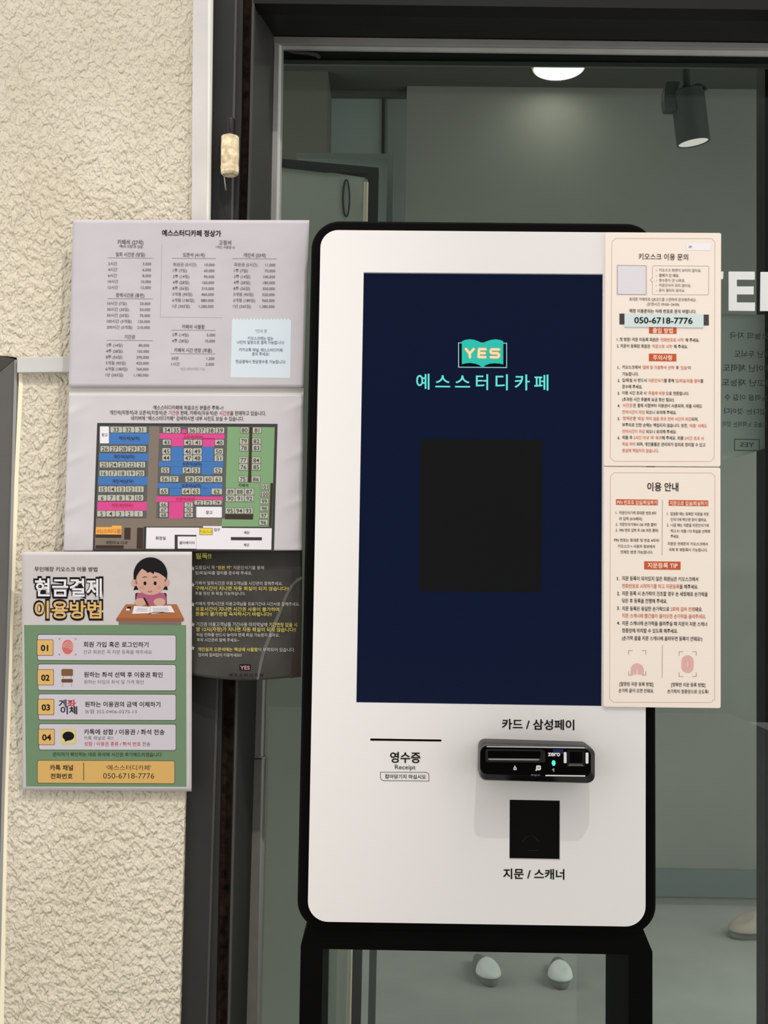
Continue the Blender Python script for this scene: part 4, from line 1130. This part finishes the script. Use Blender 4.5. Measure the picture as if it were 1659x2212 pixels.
pr.oval('step_picture#3', INK, 482, 1680, 52, 40, 5); pr.poly('step_picture#3', INK, [(450, 1706), (452, 1732), (486, 1714)], 5)
# drawing of the girl at the desk
g = 'girl_drawing'
SK, HAIR, SHIRT = M('drawing_skin', (214, 168, 152), 0.6, 0.2), M('drawing_hair', (16, 15, 17), 0.6, 0.2), M('drawing_shirt', (178, 96, 128), 0.6, 0.2)
DESK, DESKD, CHB = M('drawing_desk', (178, 112, 70), 0.6, 0.2), M('drawing_desk_front', (160, 94, 58), 0.6, 0.2), M('drawing_chair', (74, 40, 38), 0.6, 0.2)
pr.rect(g, CHB, 1074, 412, 1352, 520, 1, r=14)
pr.poly(g, SHIRT, [(1098, 412), (1328, 412), (1350, 460), (1340, 515), (1080, 515), (1084, 450)], 2)
pr.poly(g, HAIR, [(1072, 350), (1058, 388), (1100, 384), (1110, 350)], 2); pr.poly(g, HAIR, [(1352, 350), (1364, 386), (1320, 384), (1312, 350)], 2)
pr.oval(g, SK, 1212, 298, 138, 134, 3, 40)
pr.oval(g, SK, 1066, 322, 24, 34, 3); pr.oval(g, SK, 1352, 322, 24, 34, 3)
hair = [(1060, 292)] + [(1209 + 150 * math.cos(math.radians(a)), 252 + 154 * math.sin(math.radians(a))) for a in range(176, 365, 9)] + [(1354, 296), (1338, 274), (1290, 240), (1244, 226), (1236, 246), (1206, 226), (1180, 236), (1174, 222), (1134, 198), (1110, 226), (1086, 266), (1082, 296)]
pr.poly(g, HAIR, hair, 4)
for x_ in (1160, 1250):
    pr.oval(g, HAIR, x_, 328, 13, 17, 5, 14)
    pr.path(g, M('drawing_brow', (90, 56, 48), 0.6, 0.2), [(x_ - 20, 276), (x_, 270), (x_ + 18, 274)], 7, 5)
pr.arc(g, M('drawing_mouth', (130, 60, 60), 0.6, 0.2), 1205, 390, 18, 14, 20, 160, 5, 5)
pr.oval(g, M('drawing_blush', (218, 150, 142), 0.6, 0.2), 1132, 364, 22, 13, 4); pr.oval(g, M('drawing_blush', (218, 150, 142)), 1284, 364, 22, 13, 4)
pr.poly(g, DESK, [(990, 514), (1440, 514), (1504, 640), (908, 640)], 3)
pr.rect(g, DESKD, 906, 634, 1504, 662, 4, r=8)
pr.rect(g, M('drawing_desk_apron', (128, 112, 108), 0.6, 0.2), 928, 662, 1482, 694, 3)
pr.oval(g, SK, 1120, 494, 52, 36, 4); pr.oval(g, SK, 1290, 494, 54, 36, 4)
pr.poly(g, PWHITE, [(1066, 528), (1200, 536), (1214, 530), (1390, 526), (1424, 586), (1340, 582), (1220, 600), (1196, 592), (1046, 598)], 5)
pr.path(g, HAIR, [(1196, 596), (1240, 586), (1330, 584)], 6, 6)
pr.path(g, INKL, [(1208, 540), (1204, 590)], 4, 6)
for y_ in (548, 560, 572):
    pr.path(g, INKL, [(1090 - (y_ - 548) * .4, y_), (1182, y_ + 2)], 4, 6); pr.path(g, INKL, [(1230, y_ + 2), (1360 + (y_ - 548) * .6, y_ - 3)], 4, 6)
pr.path(g, HAIR, [(1154, 462), (1186, 520)], 14, 6, cap=True)
pr.poly(g, HAIR, [(1006, 534), (1040, 536), (1034, 556), (1000, 554)], 5); pr.poly(g, PWHITE, [(996, 552), (1026, 553), (1022, 570), (992, 568)], 6)

# ------------------------------------------------------------------ small fitting taped on the dark frame
hf = thing('taped_fitting', 'small cylinder wrapped in cream masking tape with black cap, on the dark frame', 'fitting', P(497, 380, 0.06))
TAPE = M('cream_masking_tape', (226, 204, 170), 0.7, 0.15, 0.16, 90, 0.0015, 90)
Yc = 0.058
px2m = (Yc + D) / F
lathe('cap', P(498, 257, Yc), P(498, 294, Yc), [(0, 9 * px2m), (.1, 10.2 * px2m), (.9, 9.2 * px2m), (1, 9.2 * px2m)], M('black_cap', (22, 18, 18), 0.45, 0.3), hf, 20)
lathe('collar', P(497.5, 290, Yc), P(497.3, 300, Yc), [(0, 10 * px2m), (1, 14 * px2m)], M('black_cap', (22, 18, 18)), hf, 20)
lathe('tape_wrap', P(497.3, 295, Yc), P(496.3, 378, Yc), [(0, 16 * px2m), (.02, 19.4 * px2m), (.5, 20 * px2m), (.75, 19.6 * px2m), (.765, 18.6 * px2m), (.78, 20.2 * px2m), (.96, 19.6 * px2m), (1, 16 * px2m)], TAPE, hf, 28)
tube('wire', [P(484, 376, Yc - 0.004), P(485.5, 392, Yc - 0.005), P(488, 411, Yc - 0.004)], 0.0011, M('wire_grey', (140, 142, 134), 0.4, 0.4), hf)

# ------------------------------------------------------------------ set all lettering
set_texts()
for p in PRINTS:
    p.build()
